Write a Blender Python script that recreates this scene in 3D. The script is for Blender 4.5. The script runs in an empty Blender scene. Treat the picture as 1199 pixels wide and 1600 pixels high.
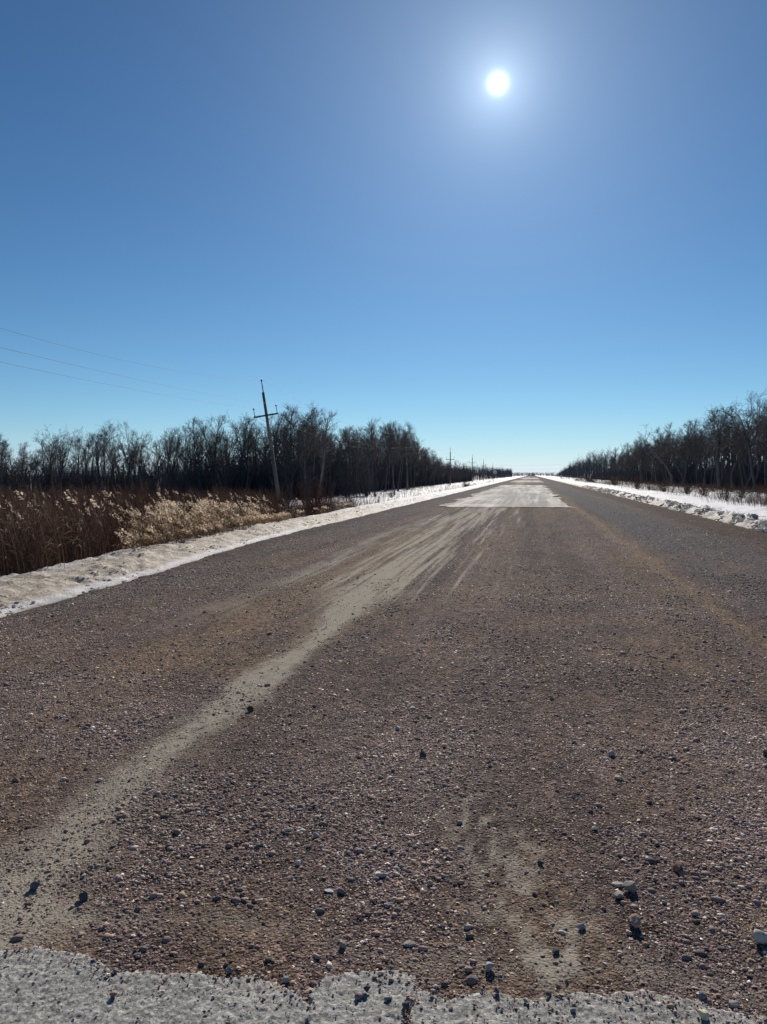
import bpy, math, random
import numpy as np
from mathutils import Vector, Matrix

# ------------------------------------------------------------------ camera, sky, sun, exposure
scene = bpy.context.scene
F = 1170.0            # focal length in photo pixels (1199 x 1600)
CAM_H = 1.5
YAW = math.radians(11.15)     # the road runs along +Y, the lens looks a little left of it
PITCH = math.radians(2.84)
cam_data = bpy.data.cameras.new("camera")
cam_data.sensor_fit = 'VERTICAL'
cam_data.angle_y = 2 * math.atan(800 / F)
cam_data.clip_start = 0.05
cam_data.clip_end = 20000
cam = bpy.data.objects.new("camera", cam_data)
scene.collection.objects.link(cam)
cam.location = (0, 0, CAM_H)
cam.rotation_euler = (math.radians(90) - PITCH, 0, YAW)
scene.camera = cam

SUN_EL = math.radians(26.7)
SUN_AZ_FROM_Y = math.radians(2.7)     # anticlockwise (to the left) from +Y
world = bpy.data.worlds.new("World")
scene.world = world
world.use_nodes = True
wn, wl = world.node_tree.nodes, world.node_tree.links
wn.clear()
w_out = wn.new("ShaderNodeOutputWorld")
w_bg = wn.new("ShaderNodeBackground")
w_bg.inputs['Strength'].default_value = 0.085
sky = wn.new("ShaderNodeTexSky")
sky.sky_type = 'NISHITA'
sky.sun_disc = False
sky.sun_elevation = SUN_EL
sky.sun_rotation = -SUN_AZ_FROM_Y
sky.altitude = 300
sky.air_density = 1.0
sky.dust_density = 0.0
sky.ozone_density = 6.0
sund = Vector((-math.sin(SUN_AZ_FROM_Y) * math.cos(SUN_EL), math.cos(SUN_AZ_FROM_Y) * math.cos(SUN_EL), math.sin(SUN_EL)))
w_tc = wn.new("ShaderNodeTexCoord")
w_dot = wn.new("ShaderNodeVectorMath"); w_dot.operation = 'DOT_PRODUCT'
w_dot.inputs[1].default_value = sund
w_nrm = wn.new("ShaderNodeVectorMath"); w_nrm.operation = 'NORMALIZE'
wl.new(w_tc.outputs['Generated'], w_nrm.inputs[0]); wl.new(w_nrm.outputs[0], w_dot.inputs[0])
w_ac = wn.new("ShaderNodeMath"); w_ac.operation = 'ARCCOSINE'; wl.new(w_dot.outputs['Value'], w_ac.inputs[0])
def w_gauss(sigma_deg, amp, power=2.0):
    d = wn.new("ShaderNodeMath"); d.operation = 'DIVIDE'; wl.new(w_ac.outputs[0], d.inputs[0]); d.inputs[1].default_value = math.radians(sigma_deg)
    p = wn.new("ShaderNodeMath"); p.operation = 'POWER'; wl.new(d.outputs[0], p.inputs[0]); p.inputs[1].default_value = power
    n = wn.new("ShaderNodeMath"); n.operation = 'MULTIPLY'; wl.new(p.outputs[0], n.inputs[0]); n.inputs[1].default_value = -1
    e = wn.new("ShaderNodeMath"); e.operation = 'EXPONENT'; wl.new(n.outputs[0], e.inputs[0])
    m = wn.new("ShaderNodeMath"); m.operation = 'MULTIPLY'; wl.new(e.outputs[0], m.inputs[0]); m.inputs[1].default_value = amp
    return m.outputs[0]
def w_add(a, b):
    m = wn.new("ShaderNodeMath"); m.operation = 'ADD'; wl.new(a, m.inputs[0]); wl.new(b, m.inputs[1]); return m.outputs[0]
glow = w_add(w_add(w_gauss(11.5, .27, 1.25), w_gauss(2.0, .50, 1.1)), w_gauss(.27, 8.0, 1.25))
w_gc = wn.new("ShaderNodeVectorMath"); w_gc.operation = 'SCALE'
w_gc.inputs[0].default_value = (0.86, 1.02, 1.14); wl.new(glow, w_gc.inputs['Scale'])
# camera-like contrast of the clear sky: each channel of (sky x strength) raised to a power
w_k = wn.new("ShaderNodeVectorMath"); w_k.operation = 'SCALE'; w_k.inputs['Scale'].default_value = 0.085
wl.new(sky.outputs[0], w_k.inputs[0])
w_sep = wn.new("ShaderNodeSeparateXYZ"); wl.new(w_k.outputs[0], w_sep.inputs[0])
w_com = wn.new("ShaderNodeCombineXYZ")
for i, (g_, a_) in enumerate(((1.30, 1.06), (1.22, .98), (1.22, .90))):
    p_ = wn.new("ShaderNodeMath"); p_.operation = 'POWER'; wl.new(w_sep.outputs[i], p_.inputs[0]); p_.inputs[1].default_value = g_
    q_ = wn.new("ShaderNodeMath"); q_.operation = 'MULTIPLY'; wl.new(p_.outputs[0], q_.inputs[0]); q_.inputs[1].default_value = a_
    wl.new(q_.outputs[0], w_com.inputs[i])
# pale blue air close to the horizon
w_z = wn.new("ShaderNodeSeparateXYZ"); wl.new(w_nrm.outputs[0], w_z.inputs[0])
w_h = wn.new("ShaderNodeMath"); w_h.operation = 'ABSOLUTE'; wl.new(w_z.outputs['Z'], w_h.inputs[0])
w_h2 = wn.new("ShaderNodeMath"); w_h2.operation = 'MULTIPLY'; wl.new(w_h.outputs[0], w_h2.inputs[0]); w_h2.inputs[1].default_value = -1 / .05
w_h3 = wn.new("ShaderNodeMath"); w_h3.operation = 'EXPONENT'; wl.new(w_h2.outputs[0], w_h3.inputs[0])
w_hc = wn.new("ShaderNodeVectorMath"); w_hc.operation = 'SCALE'; w_hc.inputs[0].default_value = (-.06, .07, .38); wl.new(w_h3.outputs[0], w_hc.inputs['Scale'])
w_s1 = wn.new("ShaderNodeVectorMath"); w_s1.operation = 'ADD'; wl.new(w_com.outputs[0], w_s1.inputs[0]); wl.new(w_hc.outputs[0], w_s1.inputs[1])
w_sum = wn.new("ShaderNodeVectorMath"); w_sum.operation = 'ADD'
wl.new(w_s1.outputs[0], w_sum.inputs[0]); wl.new(w_gc.outputs[0], w_sum.inputs[1])
w_un = wn.new("ShaderNodeVectorMath"); w_un.operation = 'SCALE'; w_un.inputs['Scale'].default_value = 1 / 0.085
wl.new(w_sum.outputs[0], w_un.inputs[0])
wl.new(w_un.outputs[0], w_bg.inputs['Color'])
wl.new(w_bg.outputs[0], w_out.inputs['Surface'])

sun_data = bpy.data.lights.new("sun", 'SUN')
sun_data.energy = 4.8
sun_data.angle = math.radians(0.53)
sun_data.color = (1.0, 0.93, 0.84)
sun = bpy.data.objects.new("sun", sun_data)
scene.collection.objects.link(sun)
sun.rotation_euler = (-sund).to_track_quat('-Z', 'Y').to_euler()

scene.view_settings.view_transform = 'Standard'
scene.view_settings.look = 'None'
scene.view_settings.exposure = 0.0
scene.view_settings.gamma = 1.0
scene.cycles.max_bounces = 6
scene.cycles.transparent_max_bounces = 4

# ------------------------------------------------------------------ helpers
C = scene.collection
R = np.random.default_rng(7)
random.seed(7)
FWD = np.array([-math.sin(YAW), math.cos(YAW)]); RGT = np.array([math.cos(YAW), math.sin(YAW)])
VH = 742.0
def at(u, d, z=0.0):
    """point at photo column u and distance d along the view heading"""
    p = FWD * d + RGT * ((u - 599.5) / F * d)
    return p[0], p[1]
def ground_at(u, v, z=0.0):
    d = (CAM_H - z) * F / (v - VH)
    return at(u, d)
def proj_u(x, y):
    d = -x * math.sin(YAW) + y * math.cos(YAW); r = x * math.cos(YAW) + y * math.sin(YAW)
    return 599.5 + F * r / d, d

def _hash(ix, iy, seed):
    n = (ix.astype(np.int64) * 374761393 + iy.astype(np.int64) * 668265263 + seed * 1442695041) & 0xFFFFFFFF
    n = ((n ^ (n >> 13)) * 1274126177) & 0xFFFFFFFF
    n = ((n ^ (n >> 16)) * 2246822519) & 0xFFFFFFFF
    return ((n ^ (n >> 15)) & 0xFFFFFF) / float(0xFFFFFF)
def vn(x, y, seed=0):
    x = np.asarray(x, float); y = np.asarray(y, float)
    x, y = np.broadcast_arrays(x, y)
    ix = np.floor(x); iy = np.floor(y); fx = x - ix; fy = y - iy
    fx = fx * fx * (3 - 2 * fx); fy = fy * fy * (3 - 2 * fy)
    a = _hash(ix, iy, seed); b = _hash(ix + 1, iy, seed); c = _hash(ix, iy + 1, seed); d = _hash(ix + 1, iy + 1, seed)
    return (a * (1 - fx) + b * fx) * (1 - fy) + (c * (1 - fx) + d * fx) * fy
def fbm(x, y, seed=0, octv=4, gain=.5):
    s = 0; a = 1; t = 0
    for k in range(octv):
        s = s + a * vn(np.asarray(x) * 2 ** k + 13.7 * k, np.asarray(y) * 2 ** k - 7.3 * k, seed + k); t += a; a *= gain
    return s / t
def sst(a, b, x):
    t = np.clip((x - a) / (b - a), 0, 1); return t * t * (3 - 2 * t)
def gs(x, s): return np.exp(-(x / s) ** 2)

def link(o, parent=None):
    C.objects.link(o)
    if parent is not None: o.parent = parent
    return o
def tag(o, label=None, cat=None, group=None, kind=None):
    if label: o['label'] = label
    if cat: o['category'] = cat
    if group: o['group'] = group
    if kind: o['kind'] = kind
    return o
def empty(name, loc, rz=0.0):
    o = bpy.data.objects.new(name, None); o.location = loc; o.rotation_euler = (0, 0, rz); o.empty_display_size = .3
    return link(o)

def mesh_np(name, V, faces, mat, smooth=False, colors=None):
    """V (n,3); faces = list of (m,k) index arrays"""
    me = bpy.data.meshes.new(name)
    V = np.ascontiguousarray(V, dtype=np.float32)
    me.vertices.add(len(V)); me.vertices.foreach_set('co', V.ravel())
    loops = np.concatenate([f.ravel() for f in faces]).astype(np.int32)
    counts = np.concatenate([np.full(len(f), f.shape[1]) for f in faces])
    starts = np.concatenate([[0], np.cumsum(counts)[:-1]]).astype(np.int32)
    me.loops.add(len(loops)); me.loops.foreach_set('vertex_index', loops)
    me.polygons.add(len(counts)); me.polygons.foreach_set('loop_start', starts)
    if smooth: me.polygons.foreach_set('use_smooth', np.ones(len(counts), dtype=bool))
    if colors is not None:
        for nm, c in colors.items():
            at_ = me.attributes.new(nm, 'FLOAT_COLOR', 'POINT')
            cc = np.ones((len(V), 4), np.float32); cc[:, :3] = c
            at_.data.foreach_set('color', cc.ravel())
    me.update(calc_edges=True)
    if mat: me.materials.append(mat)
    return me
def obj_np(name, V, faces, mat, parent=None, **k):
    return link(bpy.data.objects.new(name, mesh_np(name, V, faces, mat, **k)), parent)

def grid(xs, ys, zfun):
    X, Y = np.meshgrid(xs, ys)
    Z = zfun(X, Y)
    V = np.stack([X, Y, Z], -1).reshape(-1, 3)
    nx, ny = len(xs), len(ys)
    i = np.arange(nx - 1)[None, :] + nx * np.arange(ny - 1)[:, None]
    f = np.stack([i, i + 1, i + 1 + nx, i + nx], -1).reshape(-1, 4)
    return V, f, X.ravel(), Y.ravel()

# ---- materials
def new_mat(name):
    m = bpy.data.materials.new(name); m.use_nodes = True
    nt = m.node_tree; b = nt.nodes['Principled BSDF']
    return m, nt, b
def nd(nt, t, **k):
    n = nt.nodes.new(t)
    for a, v in k.items():
        if a in n.inputs: n.inputs[a].default_value = v
        else: setattr(n, a, v)
    return n
def mat_noise(name, c1, c2, scale=8, rough=.9, bump=0.0, dist=.02, spec=.3, stretch=(1, 1, 1), trans=0.0):
    m, nt, b = new_mat(name); L = nt.links
    tc = nd(nt, 'ShaderNodeTexCoord'); mp = nd(nt, 'ShaderNodeMapping'); mp.inputs['Scale'].default_value = stretch
    L.new(tc.outputs['Object'], mp.inputs['Vector'])
    n = nd(nt, 'ShaderNodeTexNoise', Scale=scale, Detail=6.0, Roughness=.6); L.new(mp.outputs[0], n.inputs['Vector'])
    r = nd(nt, 'ShaderNodeValToRGB'); r.color_ramp.elements[0].color = (*c1, 1); r.color_ramp.elements[1].color = (*c2, 1)
    r.color_ramp.elements[0].position = .3; r.color_ramp.elements[1].position = .7
    L.new(n.outputs['Fac'], r.inputs['Fac']); L.new(r.outputs[0], b.inputs['Base Color'])
    b.inputs['Roughness'].default_value = rough; b.inputs['Specular IOR Level'].default_value = spec
    if bump:
        bp = nd(nt, 'ShaderNodeBump', Strength=bump, Distance=dist); L.new(n.outputs['Fac'], bp.inputs['Height']); L.new(bp.outputs[0], b.inputs['Normal'])
    if trans:
        tr = nd(nt, 'ShaderNodeBsdfTranslucent'); L.new(r.outputs[0], tr.inputs['Color'])
        mx = nd(nt, 'ShaderNodeMixShader'); mx.inputs[0].default_value = trans
        L.new(b.outputs[0], mx.inputs[1]); L.new(tr.outputs[0], mx.inputs[2])
        L.new(mx.outputs[0], nt.nodes['Material Output'].inputs['Surface'])
    return m
M = {}
M['bark'] = mat_noise('bark', (.055, .055, .064), (.12, .12, .13), 3, .95, .4, .03, .1, (1, 1, .25))
M['pale_bark'] = mat_noise('pale_bark', (.10, .095, .09), (.22, .21, .19), 2.5, .95, .4, .03, .1, (1, 1, .3))
M['twig'] = mat_noise('twig', (.09, .08, .08), (.165, .148, .142), 1.2, .95, 0, .02, .1)
M['red_twig'] = mat_noise('red_twig', (.095, .045, .033), (.17, .085, .06), 1.0, .9, 0, .02, .15)
M['brown_twig'] = mat_noise('brown_twig', (.075, .05, .038), (.14, .095, .065), 1.5, .9, 0, .02, .15)
M['reed'] = mat_noise('reed', (.23, .155, .085), (.44, .31, .175), 3, .85, 0, .02, .2, trans=.35)
M['plume'] = mat_noise('plume', (.52, .40, .29), (.80, .66, .50), 9, 1.0, 0, .02, .1, trans=.5)
M['straw'] = mat_noise('straw', (.17, .115, .07), (.32, .23, .14), 3, .9, 0, .02, .15, trans=.3)
M['pole_wood'] = mat_noise('pole_wood', (.09, .083, .078), (.18, .165, .15), 6, .9, .5, .02, .2, (1, 1, .12))
M['dark_wood'] = mat_noise('dark_wood', (.05, .045, .04), (.10, .09, .08), 6, .9, .3, .02, .2)
M['steel'] = mat_noise('steel', (.12, .12, .12), (.2, .2, .2), 20, .5, 0, .01, .5); M['steel'].node_tree.nodes['Principled BSDF'].inputs['Metallic'].default_value = .7
M['glass'] = mat_noise('insulator_glaze', (.10, .09, .085), (.16, .15, .14), 10, .25, 0, .01, .5)
M['wire'] = mat_noise('wire_metal', (.06, .06, .06), (.10, .10, .10), 5, .6, 0, .01, .3)
M['sign_white'] = mat_noise('sign_paint', (.55, .55, .55), (.7, .7, .7), 4, .5, 0, .01, .4)
M['sign_black'] = mat_noise('sign_black_paint', (.03, .03, .03), (.05, .05, .05), 4, .5, 0, .01, .4)
M['far'] = mat_noise('far_bark', (.06, .065, .08), (.12, .125, .145), .05, 1, 0, .02, .05)

# ------------------------------------------------------------------ the lie of the land
def toe_l(y): return -(5.42 + .58 * sst(7.5, 17, y)) + .22 * (fbm(y * .35, 3.1, 11, 4) - .5) + .10 * (fbm(y * 2.2, 8.1, 12, 3) - .5)
def toe_r(y): return 5.95 + .35 * (fbm(y * .3, 5.5, 21, 4) - .5) + .16 * (fbm(y * 2.0, 1.3, 22, 3) - .5)
def land(X, Y):
    """snow-covered ground either side of the road bed"""
    n1 = fbm(X * .18, Y * .18, 31, 4) - .5
    n2 = fbm(X * 1.3, Y * 1.3, 32, 4) - .5
    n3 = fbm(X * 6, Y * 6, 33, 3) - .5
    n4 = fbm(X * 16, Y * 16, 34, 2) - .5
    near = 1 - sst(60, 160, Y)
    # left
    a = toe_l(Y) - X                         # metres beyond the road edge
    near_l = 1 - sst(16, 32, Y)
    crest = .13 + .02 * near_l + .10 * (fbm(Y * .5, 2.2, 35, 3) - .5)
    bank = crest * sst(-.05, .42 + .42 * near_l, a) * (1 + .5 * n2)
    bank = bank + (.06 + .05 * near_l) * n3 * sst(0.1, .5, a) * near + .055 * n4 * sst(0, .15, a) * near
    lip = .035 * gs(a - .18, .14) * near_l
    drop_l = -(1.22 + .25 * n1) * sst(1.0, 5.6, a)
    zl = -.02 + bank + lip + drop_l + .10 * n2 * sst(1.3, 3, a)
    # right
    b = X - toe_r(Y)
    crestr = .20 + .10 * (fbm(Y * .45, 7.2, 36, 3) - .5)
    bankr = crestr * sst(-.08, .38, b) * (1 + .5 * n2) * (1 + .20 * n3) + .045 * sst(.3, 1.5, b)
    lumps = (.40 * (np.maximum(fbm(X * 3.6, Y * 3.6, 37, 3), .44) - .5) + .10 * n4) * gs(b - .38, .42) * near
    drop_r = -(.42 + .3 * n1) * sst(2.6, 7.5, b) - .22 * sst(9, 16, b) + .30 * gs(b - 12, 2.5) * (fbm(Y * .06, 1.2, 38, 2))
    zr = -.02 + bankr + lumps + drop_r + .09 * n2 * sst(1.5, 3, b)
    z = np.where(X < 0, zl, zr)
    inside = (a < -.02) & (b < -.02)
    zin = -.07 * np.ones_like(X)
    z = np.where(inside, zin, z)
    return z
def land_z(x, y): return float(land(np.array([float(x)]), np.array([float(y)]))[0])

ys = [-8.0]
while ys[-1] < 6000: ys.append(ys[-1] + max(.07, abs(ys[-1]) * .0075) if ys[-1] < 160 else ys[-1] * 1.03)
ys = np.array(ys)
xs = np.concatenate([-np.geomspace(2500, 24, 34), -np.arange(23.5, 11, -.5), -np.arange(11, 8, -.14), -np.arange(8, 5.0, -.045), np.array([-4.6, 0, 4.6]),
                     np.arange(5.0, 8.2, .045), np.arange(8.2, 12, .14), np.arange(12, 26, .5), np.geomspace(26, 2500, 34)])
V, f, gx, gy = grid(xs, ys, land)
# dirty-snow amount is dirt plus painted tan shade of the backlit snow, strongest on the road-side face
al = toe_l(gy) - gx; br = gx - toe_r(gy)
g_l = (gs(al - .65, .95) * 1.4 + .12) * (gx < 0) * (1 - .75 * sst(18, 45, gy)) * (.35 + 1.1 * fbm(gx * 4, gy * 1.5, 41, 4)) * (1 - .7 * gs(al - .14, .13) * (1 - sst(16, 25, gy))) * (1 - .6 * sst(1.7, 2.4, al))
g_r = (gs(br - .05, .38) * .9 + .08 * gs(br, 2.5)) * (gx > 0) * (.3 + 1.3 * fbm(gx * 5, gy * 5, 42, 4))
soil = np.clip(gs(np.minimum(np.abs(al), np.abs(br)), .07) * (fbm(gx * 2, gy * 2, 43, 3) * 2.2 - .4), 0, 1)
grime_shade = np.clip(g_l + g_r, 0, 1)
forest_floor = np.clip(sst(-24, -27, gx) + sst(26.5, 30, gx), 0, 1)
cols = np.stack([grime_shade, soil, forest_floor], -1)
m, nt, b = new_mat('snow'); L = nt.links
atn = nd(nt, 'ShaderNodeAttribute', attribute_name='ground_mix')
sp = nd(nt, 'ShaderNodeSeparateColor'); L.new(atn.outputs['Color'], sp.inputs[0])
tc = nd(nt, 'ShaderNodeTexCoord')
n1 = nd(nt, 'ShaderNodeTexNoise', Scale=9.0, Detail=8.0, Roughness=.7); L.new(tc.outputs['Object'], n1.inputs['Vector'])
n2 = nd(nt, 'ShaderNodeTexNoise', Scale=1.1, Detail=5.0); L.new(tc.outputs['Object'], n2.inputs['Vector'])
cr = nd(nt, 'ShaderNodeValToRGB'); cr.color_ramp.elements[0].color = (.27, .215, .155, 1); cr.color_ramp.elements[1].color = (.66, .57, .46, 1)
cr.color_ramp.elements[0].position = .35; cr.color_ramp.elements[1].position = .65
L.new(n1.outputs['Fac'], cr.inputs['Fac'])
cs = nd(nt, 'ShaderNodeValToRGB'); cs.color_ramp.elements[0].color = (.74, .73, .74, 1); cs.color_ramp.elements[1].color = (.88, .87, .87, 1)
L.new(n2.outputs['Fac'], cs.inputs['Fac'])
mx = nd(nt, 'ShaderNodeMix', data_type='RGBA'); L.new(sp.outputs[0], mx.inputs[0]); L.new(cs.outputs[0], mx.inputs[6]); L.new(cr.outputs[0], mx.inputs[7])
mx2 = nd(nt, 'ShaderNodeMix', data_type='RGBA'); L.new(sp.outputs[1], mx2.inputs[0]); L.new(mx.outputs[2], mx2.inputs[6]); mx2.inputs[7].default_value = (.12, .095, .06, 1)
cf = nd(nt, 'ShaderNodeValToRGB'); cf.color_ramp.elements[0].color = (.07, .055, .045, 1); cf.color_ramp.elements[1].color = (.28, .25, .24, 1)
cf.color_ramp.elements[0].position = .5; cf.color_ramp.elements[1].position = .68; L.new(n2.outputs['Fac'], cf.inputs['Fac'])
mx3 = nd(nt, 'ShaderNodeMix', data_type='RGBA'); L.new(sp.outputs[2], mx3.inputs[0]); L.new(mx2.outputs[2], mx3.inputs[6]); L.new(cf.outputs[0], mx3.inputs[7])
L.new(mx3.outputs[2], b.inputs['Base Color']); b.inputs['Roughness'].default_value = .75; b.inputs['Specular IOR Level'].default_value = .25
n3 = nd(nt, 'ShaderNodeTexNoise', Scale=28.0, Detail=6.0, Roughness=.7); L.new(tc.outputs['Object'], n3.inputs['Vector'])
bp = nd(nt, 'ShaderNodeBump', Strength=.7, Distance=.03); L.new(n3.outputs['Fac'], bp.inputs['Height']); L.new(bp.outputs[0], b.inputs['Normal'])
M['snow'] = m
tag(obj_np('snowy_ground', V, [f], M['snow'], smooth=True, colors={'ground_mix': cols}), kind='structure', label='snow covered verge, ditch and field either side of the road')

# ------------------------------------------------------------------ the gravel road
def fields(x, y):
    """where the road is dusty, ochre, grey or brown (0..1 each)"""
    wob = .30 * (fbm(y * .22, 4.4, 51, 3) - .5) + .10 * (fbm(y * 1.1, 6.4, 52, 3) - .5)
    n_l = fbm(x * 3.2, y * 1.1, 53, 5, .6); n_s = fbm(x * 7.5, y * .16, 54, 4); n_f = fbm(x * 22, y * 10, 55, 3, .6); n_t = fbm(x * 15 + 2.0 * fbm(x, y * .1, 58, 2), y * .30, 57, 4, .65)
    wide = sst(6.5, 11, y)
    cx = -1.92 - .30 * wide + .25 * sst(26, 34, y) + wob + .09 * sst(4.0, 2.4, y)
    w = .17 + .15 * gs(y - 2.4, .9) + .70 * wide
    dust = gs(np.abs(x - cx) + (n_l - .5) * .30, w) * (1.05 - .20 * wide) * (.9 + 2.6 * (n_t - .5) * wide + 1.4 * (n_s - .5) * wide)
    dust = dust * (.55 + .9 * n_f)
    # thin streaks beside the main track
    band = gs(x + 2.1, 2.1) * sst(5, 9, y)
    dust = dust + band * np.clip((n_t - .46) * 3.2, 0, 1) * np.clip((n_s - .38) * 3, 0, 1) * .75
    dust = dust + gs(x + 1.2, 3.6) * sst(7, 12, y) * np.clip((n_t - .5) * 3, 0, 1) * .28
    cp = x - .08 + .33 * (y - 2.37) + .16 * (fbm(y * 2.2, 3.3, 59, 3) - .5)
    dust = dust + gs(cp, .27) * sst(1.9, 2.3, y) * (1 - sst(3.0, 4.6, y)) * np.clip(.30 + (n_f - .42) * 2.4, 0, 1) * .85
    dust = dust + gs(y - 2.26 - .05 * np.sin(x * 5), .07) * .55 * (n_l + .2)
    ochre = gs(x - 2.03 - .12 * (n_l - .5) - wob * .15, .10 + .03 * sst(12, 30, y)) * sst(6.2, 7.6, y) * (.75 + n_f) * (1 - .7 * sst(30, 60, y))
    ochre = ochre + gs(x - 2.75 - .4 * (n_l - .5), .25) * gs(y - 6.9, .55) * .8
    dust = dust + gs(x + 3.5 - wob + (n_l - .5) * .5, .22) * sst(5, 8, y) * (1 - sst(22, 36, y)) * .45 + gs(x + .55 - wob, .3) * sst(9, 14, y) * np.clip((n_s - .45) * 4, 0, 1) * .45
    ochre = ochre + gs(x + 2.85 - wob + (n_l - .5) * .5, .38) * sst(2.6, 4.5, y) * (1 - sst(16, 28, y)) * (.6 + .9 * n_f)
    ochre = ochre + np.clip((fbm(x * 1.5, y * .9, 56, 5, .6) - .47) * 5, 0, 1) * .60 * (1 - sst(9, 22, y))
    grey = sst(2.25, 2.6, x + (n_l - .5) * .3) * (1 - sst(4.0, 4.8, x + (n_l - .5))) * sst(6, 10, y) * .9 + sst(-4.2, -4.8, x) * .55 * sst(6, 9, y)
    grey = grey + gs(x - 1.5, .55) * gs(y - 3.1, .8) * .6
    soil = sst(4.3, 5.1, x + 1.2 * (n_l - .5)) * .9 + sst(-5.3, -5.7, x) * .7
    return [np.clip(q, 0, 1) for q in (dust, ochre, grey, soil)]
PAVED = [(-4.3, 1.85, 34.2, 112), (-4.4, 2.6, 150, 205), (-4.4, 3.2, 260, 420)]
def road_z(x, y):
    z = .035 * (1 - (x / 6.0) ** 2) * 0
    rough = .010 * (fbm(x * 1.6, y * .9, 61, 4) - .5) + .011 * (fbm(x * 14, y * 14, 62, 3) - .5) * (1 - sst(4, 12, y))
    edge = -.10 * sst(5.6, 6.4, np.abs(x)) * 0
    hole = 0
    for x0, x1, y0, y1 in PAVED: hole = hole + sst(x0 - .1, x0 + .15, x) * sst(x1 + .1, x1 - .15, x) * sst(y0 + .3, y0 + 2.2, y) * sst(y1, y1 - 1.5, y)
    return z + rough + edge - .035 * np.clip(hole, 0, 1) + .02 * sst(4.2, 5.6, np.abs(x)) * (fbm(x * 3, y * 1.2, 63, 4) - .3)
yr = [1.95]
while yr[-1] < 5000: yr.append(yr[-1] + max(.022, yr[-1] * .0065) if yr[-1] < 160 else yr[-1] * 1.03)
yr = np.array(yr)
xr = np.unique(np.round(np.concatenate([np.arange(-2.6, 2.6, .022), np.arange(-6.12, 6.13, .05)]), 3))
def road_mesh_z(X, Y):
    z = road_z(X, Y)
    a = np.minimum(X - toe_l(Y), toe_r(Y) - X)
    return np.where(a < -.06, -.12, z)
V, f, gx, gy = grid(xr, yr, road_mesh_z)
du, oc, gr, so = fields(gx, gy)
lerp_ = lambda a, c, t: a * (1 - t)[:, None] + np.array(c)[None] * t[:, None]
base = np.array([.134, .097, .086])[None] * (.78 + .44 * fbm(gx * 1.3, gy * .7, 64, 4))[:, None]
stk = fbm(gx * 2.4 + .5 * fbm(gy * .2, 1, 66, 2), gy * .06, 67, 4) - .5; base = base * (1 + 1.3 * stk * sst(5, 10, gy))[:, None]
base = lerp_(base, (.20, .135, .085), np.clip((fbm(gx * 1.9 + 5, gy * .12, 68, 4) - .5) * 5, 0, 1) * .5)
mot = fbm(gx * 9, gy * 4, 65, 3)
base = base * (.66 + .68 * mot)[:, None]
def lerp(a, c, t): return a * (1 - t)[:, None] + np.array(c)[None] * t[:, None]
def road_color(base, du, oc, gr, so):
    c = lerp(base, (.100, .097, .105), gr * .85)
    c = lerp(c, (.075, .047, .036), so * .85)
    c = lerp(c, (.255, .175, .112), oc * .75)
    return c
cols = road_color(base, du, oc, gr, so)
m, nt, b = new_mat('gravel'); L = nt.links
atn = nd(nt, 'ShaderNodeAttribute', attribute_name='road_colour')
atd = nd(nt, 'ShaderNodeAttribute', attribute_name='road_mix'); sp = nd(nt, 'ShaderNodeSeparateColor'); L.new(atd.outputs['Color'], sp.inputs[0])
tc = nd(nt, 'ShaderNodeTexCoord')
v1 = nd(nt, 'ShaderNodeTexVoronoi', Scale=85.0); L.new(tc.outputs['Object'], v1.inputs['Vector'])
v2 = nd(nt, 'ShaderNodeTexVoronoi', Scale=26.0); L.new(tc.outputs['Object'], v2.inputs['Vector'])
nz = nd(nt, 'ShaderNodeTexNoise', Scale=160.0, Detail=4.0); L.new(tc.outputs['Object'], nz.inputs['Vector'])
sc1 = nd(nt, 'ShaderNodeSeparateColor'); L.new(v1.outputs['Color'], sc1.inputs[0])
sc2 = nd(nt, 'ShaderNodeSeparateColor'); L.new(v2.outputs['Color'], sc2.inputs[0])
mr = nd(nt, 'ShaderNodeMapRange'); mr.inputs['To Min'].default_value = .30; mr.inputs['To Max'].default_value = 1.62; L.new(sc1.outputs[0], mr.inputs[0])
mr2 = nd(nt, 'ShaderNodeMapRange'); mr2.inputs['To Min'].default_value = .58; mr2.inputs['To Max'].default_value = 1.40; L.new(sc2.outputs[1], mr2.inputs[0])
mm = nd(nt, 'ShaderNodeMath', operation='MULTIPLY'); L.new(mr.outputs[0], mm.inputs[0]); L.new(mr2.outputs[0], mm.inputs[1])
inv = nd(nt, 'ShaderNodeMapRange'); inv.inputs['To Min'].default_value = 1.0; inv.inputs['To Max'].default_value = .35; L.new(sp.outputs[0], inv.inputs[0])
one = nd(nt, 'ShaderNodeMix', data_type='FLOAT'); L.new(inv.outputs[0], one.inputs[0]); one.inputs[2].default_value = 1.0; L.new(mm.outputs[0], one.inputs[3])
vs = nd(nt, 'ShaderNodeVectorMath', operation='SCALE'); L.new(atn.outputs['Color'], vs.inputs[0]); L.new(one.outputs[0], vs.inputs['Scale'])
ns = nd(nt, 'ShaderNodeTexNoise', Scale=38.0, Detail=7.0, Roughness=.75); L.new(tc.outputs['Object'], ns.inputs['Vector'])
ma = nd(nt, 'ShaderNodeMath', operation='MULTIPLY_ADD'); L.new(ns.outputs['Fac'], ma.inputs[0]); ma.inputs[1].default_value = 1.7; ma.inputs[2].default_value = -.85
mb = nd(nt, 'ShaderNodeMath', operation='ADD'); L.new(ma.outputs[0], mb.inputs[0]); L.new(sp.outputs[0], mb.inputs[1])
mc = nd(nt, 'ShaderNodeMapRange', interpolation_type='SMOOTHSTEP'); mc.inputs['From Min'].default_value = .12; mc.inputs['From Max'].default_value = 1.02; L.new(mb.outputs[0], mc.inputs[0])
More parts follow.
